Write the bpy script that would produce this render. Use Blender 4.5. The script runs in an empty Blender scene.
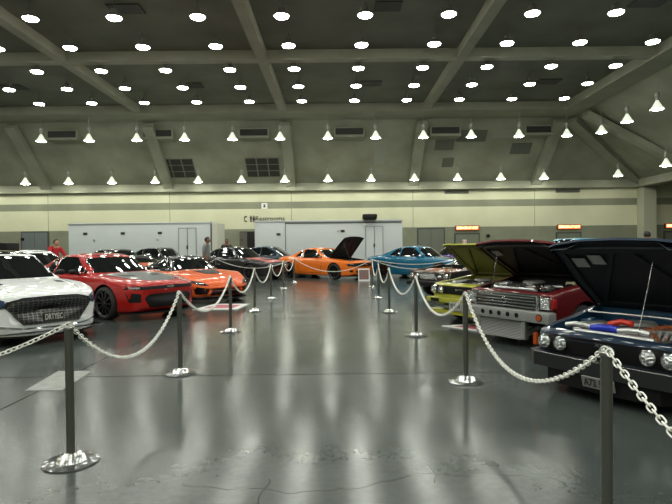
import bpy, bmesh, math, random
from mathutils import Vector, Matrix
from mathutils.bvhtree import BVHTree
random.seed(7)
C = bpy.context.scene.collection
PI = math.pi
CAM_H = 1.52

# ------------------------------------------------------------------ materials
def mat(name, col, rough=0.5, metal=0.0, coat=0.0, spec=0.5, emit=None, es=0.0, trans=0.0, coat_r=0.04):
    m = bpy.data.materials.new(name); m.use_nodes = True
    b = m.node_tree.nodes['Principled BSDF']
    b.inputs['Base Color'].default_value = (*col, 1)
    b.inputs['Roughness'].default_value = rough
    b.inputs['Metallic'].default_value = metal
    b.inputs['Coat Weight'].default_value = coat
    b.inputs['Coat Roughness'].default_value = coat_r
    b.inputs['Specular IOR Level'].default_value = spec
    b.inputs['Transmission Weight'].default_value = trans
    if emit:
        b.inputs['Emission Color'].default_value = (*emit, 1); b.inputs['Emission Strength'].default_value = es
    return m
def nodes(m): return m.node_tree.nodes, m.node_tree.links, m.node_tree.nodes['Principled BSDF']
def noise_col(m, c1, c2, scale=3.0, detail=6, lo=.35, hi=.65, bump=0.0, rough=None, stretch=None, bscale=None):
    N, L, b = nodes(m)
    tc = N.new('ShaderNodeTexCoord'); mp = N.new('ShaderNodeMapping'); L.new(tc.outputs['Object'], mp.inputs[0])
    if stretch: mp.inputs['Scale'].default_value = stretch
    n = N.new('ShaderNodeTexNoise'); n.inputs['Scale'].default_value = scale; n.inputs['Detail'].default_value = detail
    L.new(mp.outputs[0], n.inputs['Vector'])
    r = N.new('ShaderNodeValToRGB'); r.color_ramp.elements[0].position = lo; r.color_ramp.elements[1].position = hi
    r.color_ramp.elements[0].color = (*c1, 1); r.color_ramp.elements[1].color = (*c2, 1)
    L.new(n.outputs['Fac'], r.inputs[0]); L.new(r.outputs[0], b.inputs['Base Color'])
    if rough:
        mr = N.new('ShaderNodeMapRange'); mr.inputs[3].default_value = rough[0]; mr.inputs[4].default_value = rough[1]
        mr.inputs[1].default_value = .3; mr.inputs[2].default_value = .7
        L.new(n.outputs['Fac'], mr.inputs[0]); L.new(mr.outputs[0], b.inputs['Roughness'])
    if bump:
        n2 = N.new('ShaderNodeTexNoise'); n2.inputs['Scale'].default_value = bscale or scale * 6; n2.inputs['Detail'].default_value = 4
        L.new(mp.outputs[0], n2.inputs['Vector'])
        bp = N.new('ShaderNodeBump'); bp.inputs['Strength'].default_value = bump; bp.inputs['Distance'].default_value = .02
        L.new(n2.outputs['Fac'], bp.inputs['Height']); L.new(bp.outputs[0], b.inputs['Normal'])
    return m

def paint(name, col, rough=.3, metal=.15, flake=True):
    m = mat(name, col, .5, metal * .6, coat=.85, coat_r=.03, spec=.25)
    N, L, b = nodes(m)
    tc = N.new('ShaderNodeTexCoord'); n = N.new('ShaderNodeTexNoise'); n.inputs['Scale'].default_value = 400
    L.new(tc.outputs['Object'], n.inputs['Vector'])
    mx = N.new('ShaderNodeMixRGB'); mx.inputs[1].default_value = (*[c * .85 for c in col], 1); mx.inputs[2].default_value = (*[min(1, c * 1.12) for c in col], 1)
    L.new(n.outputs['Fac'], mx.inputs[0]); L.new(mx.outputs[0], b.inputs['Base Color'])
    n2 = N.new('ShaderNodeTexNoise'); n2.inputs['Scale'].default_value = 5; n2.inputs['Detail'].default_value = 2
    L.new(tc.outputs['Object'], n2.inputs['Vector'])
    bp = N.new('ShaderNodeBump'); bp.inputs['Strength'].default_value = .03; bp.inputs['Distance'].default_value = .03
    L.new(n2.outputs['Fac'], bp.inputs['Height']); L.new(bp.outputs[0], b.inputs['Coat Normal'])
    return m

M = {}
def faceted(m, scale, st):
    N, L, b = nodes(m); tc = N.new('ShaderNodeTexCoord'); v = N.new('ShaderNodeTexVoronoi'); v.inputs['Scale'].default_value = scale
    L.new(tc.outputs['Object'], v.inputs['Vector']); bp = N.new('ShaderNodeBump'); bp.inputs['Strength'].default_value = st; bp.inputs['Distance'].default_value = .02
    L.new(v.outputs['Distance'], bp.inputs['Height']); L.new(bp.outputs[0], b.inputs['Normal'])
M['glass'] = mat('tinted_glass', (.006, .008, .009), .03, 0, coat=.5, spec=.8)
M['dark'] = mat('black_plastic', (.006, .006, .007), .5, spec=.25)
M['under'] = mat('underbody_black', (.006, .006, .006), .8, spec=.2)
M['tyre'] = mat('tyre_rubber', (.012, .012, .012), .75)
M['chrome'] = mat('chrome', (.75, .76, .77), .08, 1)
M['steel'] = mat('brushed_steel', (.42, .42, .41), .3, 1)
M['alloy'] = mat('alloy_grey', (.30, .30, .31), .25, 1)
M['black_rim'] = mat('black_rim', (.015, .015, .016), .25, .3, coat=.6)
M['lens'] = mat('lamp_lens', (.62, .64, .66), .12, .85, coat=1); faceted(M['lens'], 38, 1.0)
M['navy_lens'] = mat('navy_lamp_lens', (.02, .05, .14), .06, .3, coat=1)
M['amber'] = mat('amber_lens', (.42, .07, .012), .2, coat=.6)
M['red_lens'] = mat('red_lens', (.30, .012, .01), .2, coat=.6)
M['white'] = mat('white_plastic', (.78, .78, .74), .45)
M['rubber'] = mat('hose_rubber', (.015, .015, .015), .6)
M['alu'] = mat('cast_aluminium', (.55, .55, .54), .35, .85)
M['copper'] = mat('coppery_metal', (.45, .17, .08), .35, .7)
M['bluehose'] = mat('blue_silicone', (.01, .03, .5), .35, coat=.4)
M['redhose'] = mat('red_silicone', (.6, .04, .02), .35, coat=.4)
M['cream'] = mat('cream_plastic', (.6, .55, .35), .4)
M['sticker'] = mat('sticker_grey', (.30, .31, .30), .6)
M['skin'] = mat('skin', (.45, .25, .17), .55)
M['skin_dark'] = mat('skin_brown', (.20, .11, .07), .55)
M['hair'] = mat('dark_hair', (.012, .010, .009), .6)
M['ink'] = mat('dark_ink', (.03, .03, .03), .6)

def grille_mat(name, light, scale, base=(.006, .006, .006)):
    m = mat(name, base, .35, .2)
    N, L, b = nodes(m)
    tc = N.new('ShaderNodeTexCoord'); v = N.new('ShaderNodeTexVoronoi'); v.feature = 'DISTANCE_TO_EDGE'
    mp = N.new('ShaderNodeMapping'); mp.inputs['Scale'].default_value = (0.01, 1, 1.7); L.new(tc.outputs['Object'], mp.inputs[0])
    v.inputs['Scale'].default_value = scale; v.inputs['Randomness'].default_value = .12
    L.new(mp.outputs[0], v.inputs['Vector'])
    lt = N.new('ShaderNodeMath'); lt.operation = 'LESS_THAN'; lt.inputs[1].default_value = .12
    L.new(v.outputs['Distance'], lt.inputs[0])
    mx = N.new('ShaderNodeMixRGB'); mx.inputs[1].default_value = (*base, 1); mx.inputs[2].default_value = (*light, 1)
    L.new(lt.outputs[0], mx.inputs[0]); L.new(mx.outputs[0], b.inputs['Base Color'])
    L.new(lt.outputs[0], b.inputs['Metallic'])
    bp = N.new('ShaderNodeBump'); bp.inputs['Strength'].default_value = 1; bp.inputs['Distance'].default_value = .015
    L.new(lt.outputs[0], bp.inputs['Height']); L.new(bp.outputs[0], b.inputs['Normal'])
    return m
M['grille_bright'] = grille_mat('chrome_mesh_grille', (.16, .16, .16), 15)
M['grille'] = grille_mat('black_mesh_grille', (.03, .03, .03), 25)

def slat_mat(name, c1, c2, scale, axis='z'):
    m = mat(name, c1, .35, .4)
    N, L, b = nodes(m)
    tc = N.new('ShaderNodeTexCoord'); w = N.new('ShaderNodeTexWave'); w.bands_direction = axis.upper(); w.inputs['Scale'].default_value = scale
    L.new(tc.outputs['Object'], w.inputs['Vector'])
    r = N.new('ShaderNodeValToRGB'); r.color_ramp.elements[0].position = .45; r.color_ramp.elements[1].position = .55
    r.color_ramp.elements[0].color = (*c1, 1); r.color_ramp.elements[1].color = (*c2, 1)
    L.new(w.outputs['Fac'], r.inputs[0]); L.new(r.outputs[0], b.inputs['Base Color'])
    bp = N.new('ShaderNodeBump'); bp.inputs['Strength'].default_value = .8; bp.inputs['Distance'].default_value = .01
    L.new(w.outputs['Fac'], bp.inputs['Height']); L.new(bp.outputs[0], b.inputs['Normal'])
    return m

# ------------------------------------------------------------------ helpers
def link(name, me, parent=None, smooth=True, sharp=38):
    o = bpy.data.objects.new(name, me); C.objects.link(o)
    if smooth:
        for p in me.polygons: p.use_smooth = True
        me.set_sharp_from_angle(angle=math.radians(sharp))
    if parent: o.parent = parent
    return o
def obj(name, bm, m, parent=None, smooth=True, sharp=38, recalc=True):
    if recalc: bmesh.ops.recalc_face_normals(bm, faces=bm.faces)
    me = bpy.data.meshes.new(name); bm.to_mesh(me); bm.free()
    ms = m if isinstance(m, (list, tuple)) else [m]
    for k in ms: me.materials.append(k)
    return link(name, me, parent, smooth, sharp)
def tag(o, label, cat, group=None, kind=None):
    if label: o['label'] = label
    if cat: o['category'] = cat
    if group: o['group'] = group
    if kind: o['kind'] = kind
    return o
def thing(name, label, cat, loc=(0, 0, 0), rz=0, group=None):
    o = bpy.data.objects.new(name, None); C.objects.link(o)
    o.location = loc; o.rotation_euler = (0, 0, rz); o.empty_display_size = .2
    return tag(o, label, cat, group)
def struct(name, bm, m, parent=None, **k):
    o = obj(name, bm, m, parent, **k)
    if not parent: o['kind'] = 'structure'
    return o
def copy_tree(o, parent=None):
    c = o.copy(); C.objects.link(c)
    if parent: c.parent = parent
    for ch in list(o.children): copy_tree(ch, c)
    return c

def box(bm, x0, x1, y0, y1, z0, z1, bev=0, mi=0, mtx=None):
    r = bmesh.ops.create_cube(bm, size=1)
    vs = r['verts']
    for v in vs:
        v.co = Vector(((x0 + x1) / 2 + v.co.x * (x1 - x0), (y0 + y1) / 2 + v.co.y * (y1 - y0), (z0 + z1) / 2 + v.co.z * (z1 - z0)))
    fs = {f for v in vs for f in v.link_faces}
    for f in fs: f.material_index = mi
    if bev:
        es = list({e for v in vs for e in v.link_edges})
        g = bmesh.ops.bevel(bm, geom=es, offset=bev, segments=2, affect='EDGES', profile=.6)
        vs = list({v for f in g['faces'] for v in f.verts} | {v for v in vs if v.is_valid})
    if mtx: bmesh.ops.transform(bm, matrix=mtx, verts=[v for v in vs if v.is_valid])
    return vs
def cyl(bm, p0, p1, r0, r1=None, seg=12, caps=True, mi=0):
    p0 = Vector(p0); p1 = Vector(p1); r1 = r0 if r1 is None else r1
    d = (p1 - p0); L = d.length
    q = d.to_track_quat('Z', 'Y').to_matrix().to_4x4()
    g = bmesh.ops.create_cone(bm, cap_ends=caps, segments=seg, radius1=r0, radius2=r1, depth=L,
                              matrix=Matrix.Translation((p0 + p1) / 2) @ q)
    for f in {f for v in g['verts'] for f in v.link_faces}: f.material_index = mi
    return g['verts']
def lathe(bm, prof, seg=24, axis='z', center=(0, 0, 0), mi=0):
    """prof: list of (r, h); closed profile if first==last"""
    rings = []
    c = Vector(center)
    for r, h in prof:
        ring = []
        for i in range(seg):
            a = 2 * PI * i / seg
            if axis == 'z': p = Vector((r * math.cos(a), r * math.sin(a), h))
            elif axis == 'y': p = Vector((r * math.cos(a), h, r * math.sin(a)))
            else: p = Vector((h, r * math.cos(a), r * math.sin(a)))
            ring.append(bm.verts.new(c + p))
        rings.append(ring)
    for a, b in zip(rings, rings[1:]):
        for i in range(seg):
            f = bm.faces.new((a[i], a[(i + 1) % seg], b[(i + 1) % seg], b[i])); f.material_index = mi
    return rings
def tube(bm, pts, r, seg=8, mi=0, closed=False):
    pts = [Vector(p) for p in pts]; n = len(pts); rings = []
    up = Vector((0, 0, 1))
    for i, p in enumerate(pts):
        if closed: t = (pts[(i + 1) % n] - pts[i - 1]).normalized()
        else: t = (pts[min(i + 1, n - 1)] - pts[max(i - 1, 0)]).normalized()
        s = t.cross(up)
        if s.length < .05: s = t.cross(Vector((1, 0, 0)))
        s.normalize(); u = s.cross(t).normalized()
        rr = r[i] if isinstance(r, (list, tuple)) else r
        rings.append([bm.verts.new(p + (s * math.cos(2 * PI * k / seg) + u * math.sin(2 * PI * k / seg)) * rr) for k in range(seg)])
    m = n if closed else n - 1
    for i in range(m):
        a = rings[i]; b = rings[(i + 1) % n]
        for k in range(seg):
            f = bm.faces.new((a[k], a[(k + 1) % seg], b[(k + 1) % seg], b[k])); f.material_index = mi
    if not closed:
        bm.faces.new(rings[0][::-1]).material_index = mi; bm.faces.new(rings[-1]).material_index = mi
def prism(bm, poly, z0, z1, mi=0, mtx=None):
    a = [bm.verts.new((p[0], p[1], z0)) for p in poly]; b = [bm.verts.new((p[0], p[1], z1)) for p in poly]
    n = len(poly)
    fs = [bm.faces.new(a[::-1]), bm.faces.new(b)]
    for i in range(n): fs.append(bm.faces.new((a[i], a[(i + 1) % n], b[(i + 1) % n], b[i])))
    for f in fs: f.material_index = mi
    if mtx: bmesh.ops.transform(bm, matrix=mtx, verts=a + b)
    return a + b
def quad_slab(bm, pts, nrm, t, mi=0):
    """slab from a planar polygon, extruded by t along nrm"""
    nrm = Vector(nrm).normalized() * t
    a = [bm.verts.new(Vector(p)) for p in pts]; b = [bm.verts.new(Vector(p) + nrm) for p in pts]
    n = len(pts)
    bm.faces.new(a); bm.faces.new(b[::-1])
    for i in range(n): bm.faces.new((a[i], b[i], b[(i + 1) % n], a[(i + 1) % n]))
def text(name, body, size, m, parent, mtx, extrude=.004, bold=0.0, align='CENTER', width=None):
    cu = bpy.data.curves.new(name, 'FONT'); cu.body = body; cu.size = size; cu.extrude = extrude; cu.offset = bold
    cu.align_x = align; cu.align_y = 'CENTER'; cu.resolution_u = 2
    t = bpy.data.objects.new('tmp_text', cu); C.objects.link(t)
    dg = bpy.context.evaluated_depsgraph_get()
    me = bpy.data.meshes.new_from_object(t.evaluated_get(dg))
    bpy.data.objects.remove(t)
    if width:
        xs = [v.co.x for v in me.vertices]; w = max(xs) - min(xs); k = width / w
        for v in me.vertices: v.co.x *= k
    me.materials.clear(); me.materials.append(m)
    me.transform(mtx)
    o = bpy.data.objects.new(name, me); C.objects.link(o)
    if parent: o.parent = parent
    return o
def pchip(tab):
    xs = [p[0] for p in tab]; ys = [p[1] for p in tab]; n = len(xs)
    h = [xs[i + 1] - xs[i] for i in range(n - 1)]; dl = [(ys[i + 1] - ys[i]) / h[i] for i in range(n - 1)]
    d = [0] * n; d[0] = dl[0]; d[-1] = dl[-1]
    for i in range(1, n - 1):
        if dl[i - 1] * dl[i] > 0:
            w1 = 2 * h[i] + h[i - 1]; w2 = h[i] + 2 * h[i - 1]
            d[i] = (w1 + w2) / (w1 / dl[i - 1] + w2 / dl[i])
    def f(x):
        if x <= xs[0]: return ys[0]
        if x >= xs[-1]: return ys[-1]
        i = max(k for k in range(n - 1) if xs[k] <= x)
        t = (x - xs[i]) / h[i]
        return (ys[i] * (1 + 2 * t) * (1 - t) ** 2 + d[i] * h[i] * t * (1 - t) ** 2 + ys[i + 1] * t * t * (3 - 2 * t) + d[i + 1] * h[i] * t * t * (t - 1))
    return f
def catmull(pts, k):
    out = []; n = len(pts)
    for i in range(n - 1):
        p0 = pts[max(i - 1, 0)]; p1 = pts[i]; p2 = pts[i + 1]; p3 = pts[min(i + 2, n - 1)]
        for j in range(k):
            t = j / k
            out.append(tuple(.5 * ((2 * p1[c]) + (-p0[c] + p2[c]) * t + (2 * p0[c] - 5 * p1[c] + 4 * p2[c] - p3[c]) * t * t + (-p0[c] + 3 * p1[c] - 3 * p2[c] + p3[c]) * t ** 3) for c in range(2)))
    out.append(pts[-1]); return out
def loft(rings, mats=None):
    bm = bmesh.new(); R = []
    for r in rings: R.append([bm.verts.new(p) for p in r])
    n = len(R[0])
    for a, b in zip(R, R[1:]):
        for i in range(n): bm.faces.new((a[i], a[(i + 1) % n], b[(i + 1) % n], b[i]))
    bm.faces.new(R[0][::-1]); bm.faces.new(R[-1])
    bmesh.ops.recalc_face_normals(bm, faces=bm.faces)
    return bm
def boolean_cut(bm, mats, cutters):
    """cutters: list of bmesh; their faces carry material indices into mats"""
    me = bpy.data.meshes.new('tmp'); bm.to_mesh(me); bm.free()
    for k in mats: me.materials.append(k)
    o = bpy.data.objects.new('tmp', me); C.objects.link(o); tmp = []
    for cb in cutters:
        bmesh.ops.recalc_face_normals(cb, faces=cb.faces)
        cm = bpy.data.meshes.new('tmpc'); cb.to_mesh(cm); cb.free()
        for k in mats: cm.materials.append(k)
        co = bpy.data.objects.new('tmpc', cm); C.objects.link(co); tmp.append(co)
        md = o.modifiers.new('b', 'BOOLEAN'); md.operation = 'DIFFERENCE'; md.object = co; md.solver = 'EXACT'
    dg = bpy.context.evaluated_depsgraph_get(); dg.update()
    out = bpy.data.meshes.new_from_object(o.evaluated_get(dg))
    for t in tmp + [o]: bpy.data.objects.remove(t)
    return out
DIRS = {'front': (Vector((-1, 0, 0)), lambda a, b: Vector((6, a, b))),
        'back': (Vector((1, 0, 0)), lambda a, b: Vector((-6, a, b))),
        'left': (Vector((0, -1, 0)), lambda a, b: Vector((a, 6, b))),
        'right': (Vector((0, 1, 0)), lambda a, b: Vector((a, -6, b))),
        'top': (Vector((0, 0, -1)), lambda a, b: Vector((a, b, 6)))}
def patch_bm(poly, side, bvh, grid=.07, off=.006, depth=.02):
    d, org = DIRS[side]
    bm = bmesh.new()
    f = bm.faces.new([bm.verts.new((p[0], p[1], 0)) for p in poly])
    xs = [p[0] for p in poly]; ys = [p[1] for p in poly]
    for ax, lo, hi in ((0, min(xs), max(xs)), (1, min(ys), max(ys))):
        n = int((hi - lo) / grid)
        for i in range(1, n + 1):
            c = lo + (hi - lo) * i / (n + 1)
            nv = [0, 0, 0]; nv[ax] = 1; co = [0, 0, 0]; co[ax] = c
            bmesh.ops.bisect_plane(bm, geom=bm.verts[:] + bm.edges[:] + bm.faces[:], plane_co=co, plane_no=nv)
    miss = []; hits = []
    for v in bm.verts:
        o = org(v.co.x, v.co.y)
        h = bvh.ray_cast(o, d)
        if h[0] is None: miss.append((v, o))
        else: v.co = h[0] - d * off; hits.append(v.co.copy())
    for v, o in miss:
        if not hits: v.co = o * .5; continue
        ax = [i for i in range(3) if abs(d[i]) > .5][0]
        near = min(hits, key=lambda q: sum((q[i] - o[i]) ** 2 for i in range(3) if i != ax))
        c = o.copy(); c[ax] = near[ax]; v.co = c
    be = [e for e in bm.edges if len(e.link_faces) == 1]
    g = bmesh.ops.extrude_edge_only(bm, edges=be)
    for v in g['geom']:
        if isinstance(v, bmesh.types.BMVert): v.co += d * depth
    return bm
LAMP = 62.0
# ------------------------------------------------------------------ cars
_wheel_cache = {}
def wheel_meshes(r, w, style):
    key = (r, w, style)
    if key in _wheel_cache: return _wheel_cache[key]
    rr = r * (.78 if style != 'classic' else .66)
    bm = bmesh.new()
    prof = [(rr, -w / 2 + .012), (rr + .02, -w / 2), (r - .035, -w / 2 + .004), (r - .008, -w / 2 + .025), (r, -w / 2 + .05), (r, w / 2 - .05),
            (r - .008, w / 2 - .025), (r - .035, w / 2 - .004), (rr + .02, w / 2), (rr, w / 2 - .012), (rr, -w / 2 + .012)]
    lathe(bm, prof, 32, 'y')
    bmesh.ops.recalc_face_normals(bm, faces=bm.faces)
    t = bpy.data.meshes.new('tyre'); bm.to_mesh(t); bm.free(); t.materials.append(M['tyre'])
    bm = bmesh.new()
    # outer face at +y
    lathe(bm, [(rr + .002, -w / 2 + .02), (rr - .02, -w / 2 + .03), (rr - .035, 0), (rr - .03, w / 2 - .03), (rr - .005, w / 2 - .006), (rr + .004, w / 2 - .012)], 32, 'y')
    lathe(bm, [(rr - .03, w / 2 - .10), (.001, w / 2 - .10)], 24, 'y', mi=1)      # brake/backing disc
    lathe(bm, [(.065, w / 2 - .09), (.06, w / 2 - .03), (.04, w / 2 - .022), (.001, w / 2 - .02)], 16, 'y')
    ns = {'black': 10, 'silver': 5, 'classic': 8, 'mesh': 14, 'dark5': 5}[style]
    for i in range(ns):
        a = 2 * PI * i / ns
        wd = {'black': .022, 'silver': .05, 'classic': .04, 'mesh': .012, 'dark5': .06}[style]
        mt = Matrix.Rotation(a, 4, 'Y')
        v = box(bm, .04, rr - .01, w / 2 - .06, w / 2 - .025, -wd, wd, 0)
        for q in v:
            if q.co.x < .1: q.co.z *= .6; q.co.y += .0
            else: q.co.y += .005
        bmesh.ops.transform(bm, matrix=mt, verts=v)
    bmesh.ops.recalc_face_normals(bm, faces=bm.faces)
    rm = {'black': 'black_rim', 'mesh': 'black_rim', 'dark5': 'black_rim', 'silver': 'alloy', 'classic': 'steel'}[style]
    k = bpy.data.meshes.new('rim'); bm.to_mesh(k); bm.free(); k.materials.append(M[rm]); k.materials.append(M['under'])
    for me in (t, k):
        for p in me.polygons: p.use_smooth = True
        me.set_sharp_from_angle(angle=math.radians(35))
    _wheel_cache[key] = (t, k)
    return t, k

class Car: pass
def car(name, label, F, a, sp, body_m, cabin_m=None, group=None, under=None):
    """F front centre on the ground, a heading angle (deg, world azimuth the nose points to)."""
    L, W, H = sp['L'], sp['W'], sp['H']; hw = W / 2
    d = Vector((math.cos(math.radians(a)), math.sin(math.radians(a)), 0))
    root = thing(name, label, 'car' if name != 'pickup_truck' else 'truck', (F[0] - d.x * L / 2, F[1] - d.y * L / 2, 0), math.radians(a), group)
    c = Car(); c.root = root; c.sp = sp; c.X = lambda s: L / 2 - s
    tz, bz, sz, ww = pchip(sp['top']), pchip(sp['bot']), pchip(sp['sho']), pchip(sp['wid'])
    bx = sp.get('box', 0); bow = sp.get('bow', .12); rb = sp.get('rbow', .08)
    ns = 58; ss = []
    for i in range(ns + 1):
        t = i / ns; s = L * t
        ss.append(s)
    for e in (.015, .04, .07, .11, .16): ss += [e, L - e]
    ss = sorted(set(round(x, 4) for x in ss))
    rings = []
    for s in ss:
        w = ww(s) * hw; zb, zs, zt = bz(s), sz(s), tz(s)
        zs = min(zs, zt - .004); k = zs - zb
        e1 = .985 + .013 * bx; e2 = .95 + .045 * bx; e3 = .88 + .07 * bx
        half = [(0, zb), (.6 * w, zb), (.88 * w, zb), (.955 * w, zb + .035), (.985 * w, zb + .3 * k), (1.0 * w, zb + .62 * k), (e1 * w, zb + .86 * k), (e2 * w, zs),
                (e3 * w, zs + (.42 + .3 * bx) * (zt - zs)), (.7 * w, zs + (.72 + .15 * bx) * (zt - zs)), (.4 * w, zs + .93 * (zt - zs)), (0, zt)]
        cr = sp.get('crease', .35)
        half = catmull(half, 3)
        ff = max(0, 1 - s / .9); fr = max(0, 1 - (L - s) / .7)
        def P(y, z):
            q = (abs(y) / hw) ** 2.2
            return (L / 2 - s - bow * q * ff + rb * q * fr, y, z)
        rings.append([P(y, z) for y, z in half] + [P(-y, z) for y, z in half[-2:0:-1]])
    bm = loft(rings)
    c.bvh = BVHTree.FromBMesh(bm)
    r = sp['r']; ax_f = L / 2 - sp['fo']; ax_r = ax_f - sp['wb']
    tr = sp.get('track', hw - .12)
    cuts = []
    for ax in (ax_f, ax_r):
        for sy in (1, -1):
            cb = bmesh.new(); cyl(cb, (ax, sy * (hw - .30), r + .01), (ax, sy * (hw + .3), r + .01), r + .045, seg=36, mi=1); cuts.append(cb)
    if sp.get('bay'):
        s0, s1, w0, w1 = sp['bay']
        cb = bmesh.new()
        prism(cb, [(L / 2 - s0, -w0), (L / 2 - s0, w0), (L / 2 - s1, w1), (L / 2 - s1, -w1)], .30, 2.0, mi=2)
        cuts.append(cb)
    me = boolean_cut(bm, [body_m, M['under'], sp.get('bay_mat', M['under'])], cuts)
    me.name = 'body'; c.body = link('body', me, root, True, 40)
    # wheels
    tm, km = wheel_meshes(r, sp.get('ww', .24), sp.get('rim', 'black'))
    for ax in (ax_f, ax_r):
        for sy in (1, -1):
            o = bpy.data.objects.new('wheel', tm); C.objects.link(o); o.parent = root; o.location = (ax, sy * tr, r)
            if sy < 0: o.rotation_euler = (0, 0, PI)
            k = bpy.data.objects.new('rim', km); C.objects.link(k); k.parent = o
    # cabin
    cb = sp['cab']; xw, xf, xr, xb = cb['s']; zr = H; zbelt = cb['belt']; wb, wr = cb['w']
    zc = cb.get('zc', tz(xw)); zd = cb.get('zd', tz(xb))
    top = pchip([(xw, zc - .04), (xw + (xf - xw) * .5, zc - .04 + (zr - .035 - zc + .04) * .54), (xf, zr - .035), (xf + (xr - xf) * .4, zr), (xr, zr - .03 - cb.get('drop', .03)),
                 ((xr + xb) / 2, (zr - .03 - cb.get('drop', .03)) * .52 + (zd - .04) * .48), (xb, zd - .04)])
    rings = []; nn = 40
    for i in range(nn + 1):
        s = xw + (xb - xw) * i / nn; zt = top(s)
        zbe = min(zbelt, zt - .03)
        tf = 1 - .05 * max(0, 1 - (s - xw) / (.8)) - cb.get('rt', .12) * max(0, 1 - (xb - s) / 1.1)
        def wz(z): return (wb + (wr - wb) * max(0, (z - zbelt)) / (zr - zbelt)) * tf
        rd = min(.07, (zt - zbe) * .5)
        half = [(0, .6), (wb * tf * .96, .6), (wz(zbe), zbe), (wz((zbe + zt) / 2), (zbe + zt - rd) / 2), (wz(zt) + .0, zt - rd), (wz(zt) - .035, zt - rd * .38), (wz(zt) - .12, zt - rd * .12), (wz(zt) * .5, zt + .006), (0, zt + .012)]
        half = catmull(half, 2)
        kf = max(0, 1 - (s - xw) / (xf - xw + .5)); kr = max(0, 1 - (xb - s) / (xb - xr + .4))
        def P(y, z):
            q = min(1.1, abs(y) / wb) ** 2
            return (L / 2 - s - .20 * q * kf + .14 * q * kr, y, z)
        rings.append([P(y, z) for y, z in half] + [P(-y, z) for y, z in half[-2:0:-1]])
    bm = loft(rings); c.cbvh = BVHTree.FromBMesh(bm)
    obj('cabin', bm, cabin_m or body_m, root, sharp=50)
    # glass
    zr2 = zr - .075
    def patch(n, poly, side, m, par=None, b=None, off=.006, depth=.02, grid=.07):
        return obj(n, patch_bm(poly, side, b or c.bvh, grid, off, depth), m, par or root, recalc=True, sharp=60)
    c.patch = patch
    zg = max(zbelt, zc) + .02
    patch('windshield', [(-wb * .93, zg - .01), (wb * .93, zg - .01), (wr * .90, zr2 + .035), (-wr * .90, zr2 + .035)], 'front', M['glass'], b=c.cbvh)
    zg2 = max(zbelt, zd) + .03
    patch('rear_window', [(-wb * .76, zg2), (wb * .76, zg2), (wr * .74, zr2 - .03), (-wr * .74, zr2 - .03)], 'back', M['glass'], b=c.cbvh)
    X = c.X; sb = cb.get('bp', (xf + xr) / 2 + .25)
    for side in ('left', 'right'):
        zl = zbelt + .03
        fr = [(X(xw + (xf - xw) * .32 + .12), zl), (X(xf + .14), zr2 + .0), (X(sb - .03), zr2 + .015), (X(sb - .03), zl)]
        rr_ = [(X(sb + .03), zl), (X(sb + .03), zr2 + .015), (X(xr + .02), zr2 - .045), (X(xr + (xb - xr) * cb.get('q', .45)), zl + cb.get('qz', .06))]
        patch('side_window', fr, side, M['glass'], b=c.cbvh); patch('side_window', rr_, side, M['glass'], b=c.cbvh)
    # mirrors
    if sp.get('mirror', True):
        for sy in (1, -1):
            b = bmesh.new(); mx = X(xw + .62 if not cb.get('mx') else cb['mx'])
            g = bmesh.ops.create_uvsphere(b, u_segments=12, v_segments=8, radius=1)
            for v in g['verts']:
                v.co = Vector((mx + v.co.x * .05 + (.02 if v.co.x > 0 else 0), sy * (hw + .02 + v.co.y * .09), zbelt + .08 + v.co.z * .055))
            cyl(b, (mx, sy * (wb - .06), zbelt + .02), (mx, sy * (hw + .02), zbelt + .07), .022, seg=8)
            obj('mirror', b, sp.get('mirror_m', body_m), root)
    # door seams
    if sp.get('seams', True):
        b = None
        zlo = bz(L / 2) + .10; s_d0 = xw + .35; s_d1 = sb + .18
        for side in ('left', 'right'):
            path = [(s_d0, zbelt - .02), (s_d0 - .03, .55), (s_d0 + .02, zlo), (s_d1 - .1, zlo), (s_d1 + .02, .55), (s_d1, zbelt - .02)]
            poly = [(X(s), z) for s, z in path] + [(X(s + (.014 if i > 2 else -.014) * -1), z + .012 if 0 < i < 5 else z) for i, (s, z) in reversed(list(enumerate(path)))]
            patch('door_seam', poly, side, M['dark'], off=.002, depth=.01, grid=.2)
    return c

def sym(poly): return [[(y, z) for y, z in poly], [(-y, z) for y, z in poly][::-1]]
def splitter(c, z, w, ext, m, t=.02, s1=.55, name='front_splitter'):
    L = c.sp['L']; hw = c.sp['W'] / 2; bow = c.sp.get('bow', .12)
    pts = []
    n = 14
    for i in range(n + 1):
        y = -w + 2 * w * i / n
        q = (abs(y) / hw) ** 2.6
        pts.append((L / 2 + ext - (bow + .30) * q, y))
    pts += [(L / 2 - s1, w), (L / 2 - s1, -w)]
    b = bmesh.new(); prism(b, pts, z, z + t)
    return obj(name, b, m, c.root, smooth=False)
def plate(c, z, x, txt, w=.31, h=.155, ry=0, back=None, ink=None, y=0, tw=.27, name='number_plate', ts=.11):
    mt = Matrix.Translation((x, y, z)) @ Matrix.Rotation(ry, 4, 'Y')
    b = bmesh.new(); box(b, -.008, .008, -w / 2, w / 2, -h / 2, h / 2, .004, mtx=mt)
    p = obj(name, b, back or M['white'], c.root, smooth=False)
    tm = mt @ Matrix.Translation((.010, 0, 0)) @ Matrix(((0, 0, 1, 0), (1, 0, 0, 0), (0, 1, 0, 0), (0, 0, 0, 1)))
    text('plate_text', txt, ts, ink or M['ink'], p, tm, .002, .002, width=tw)
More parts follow.
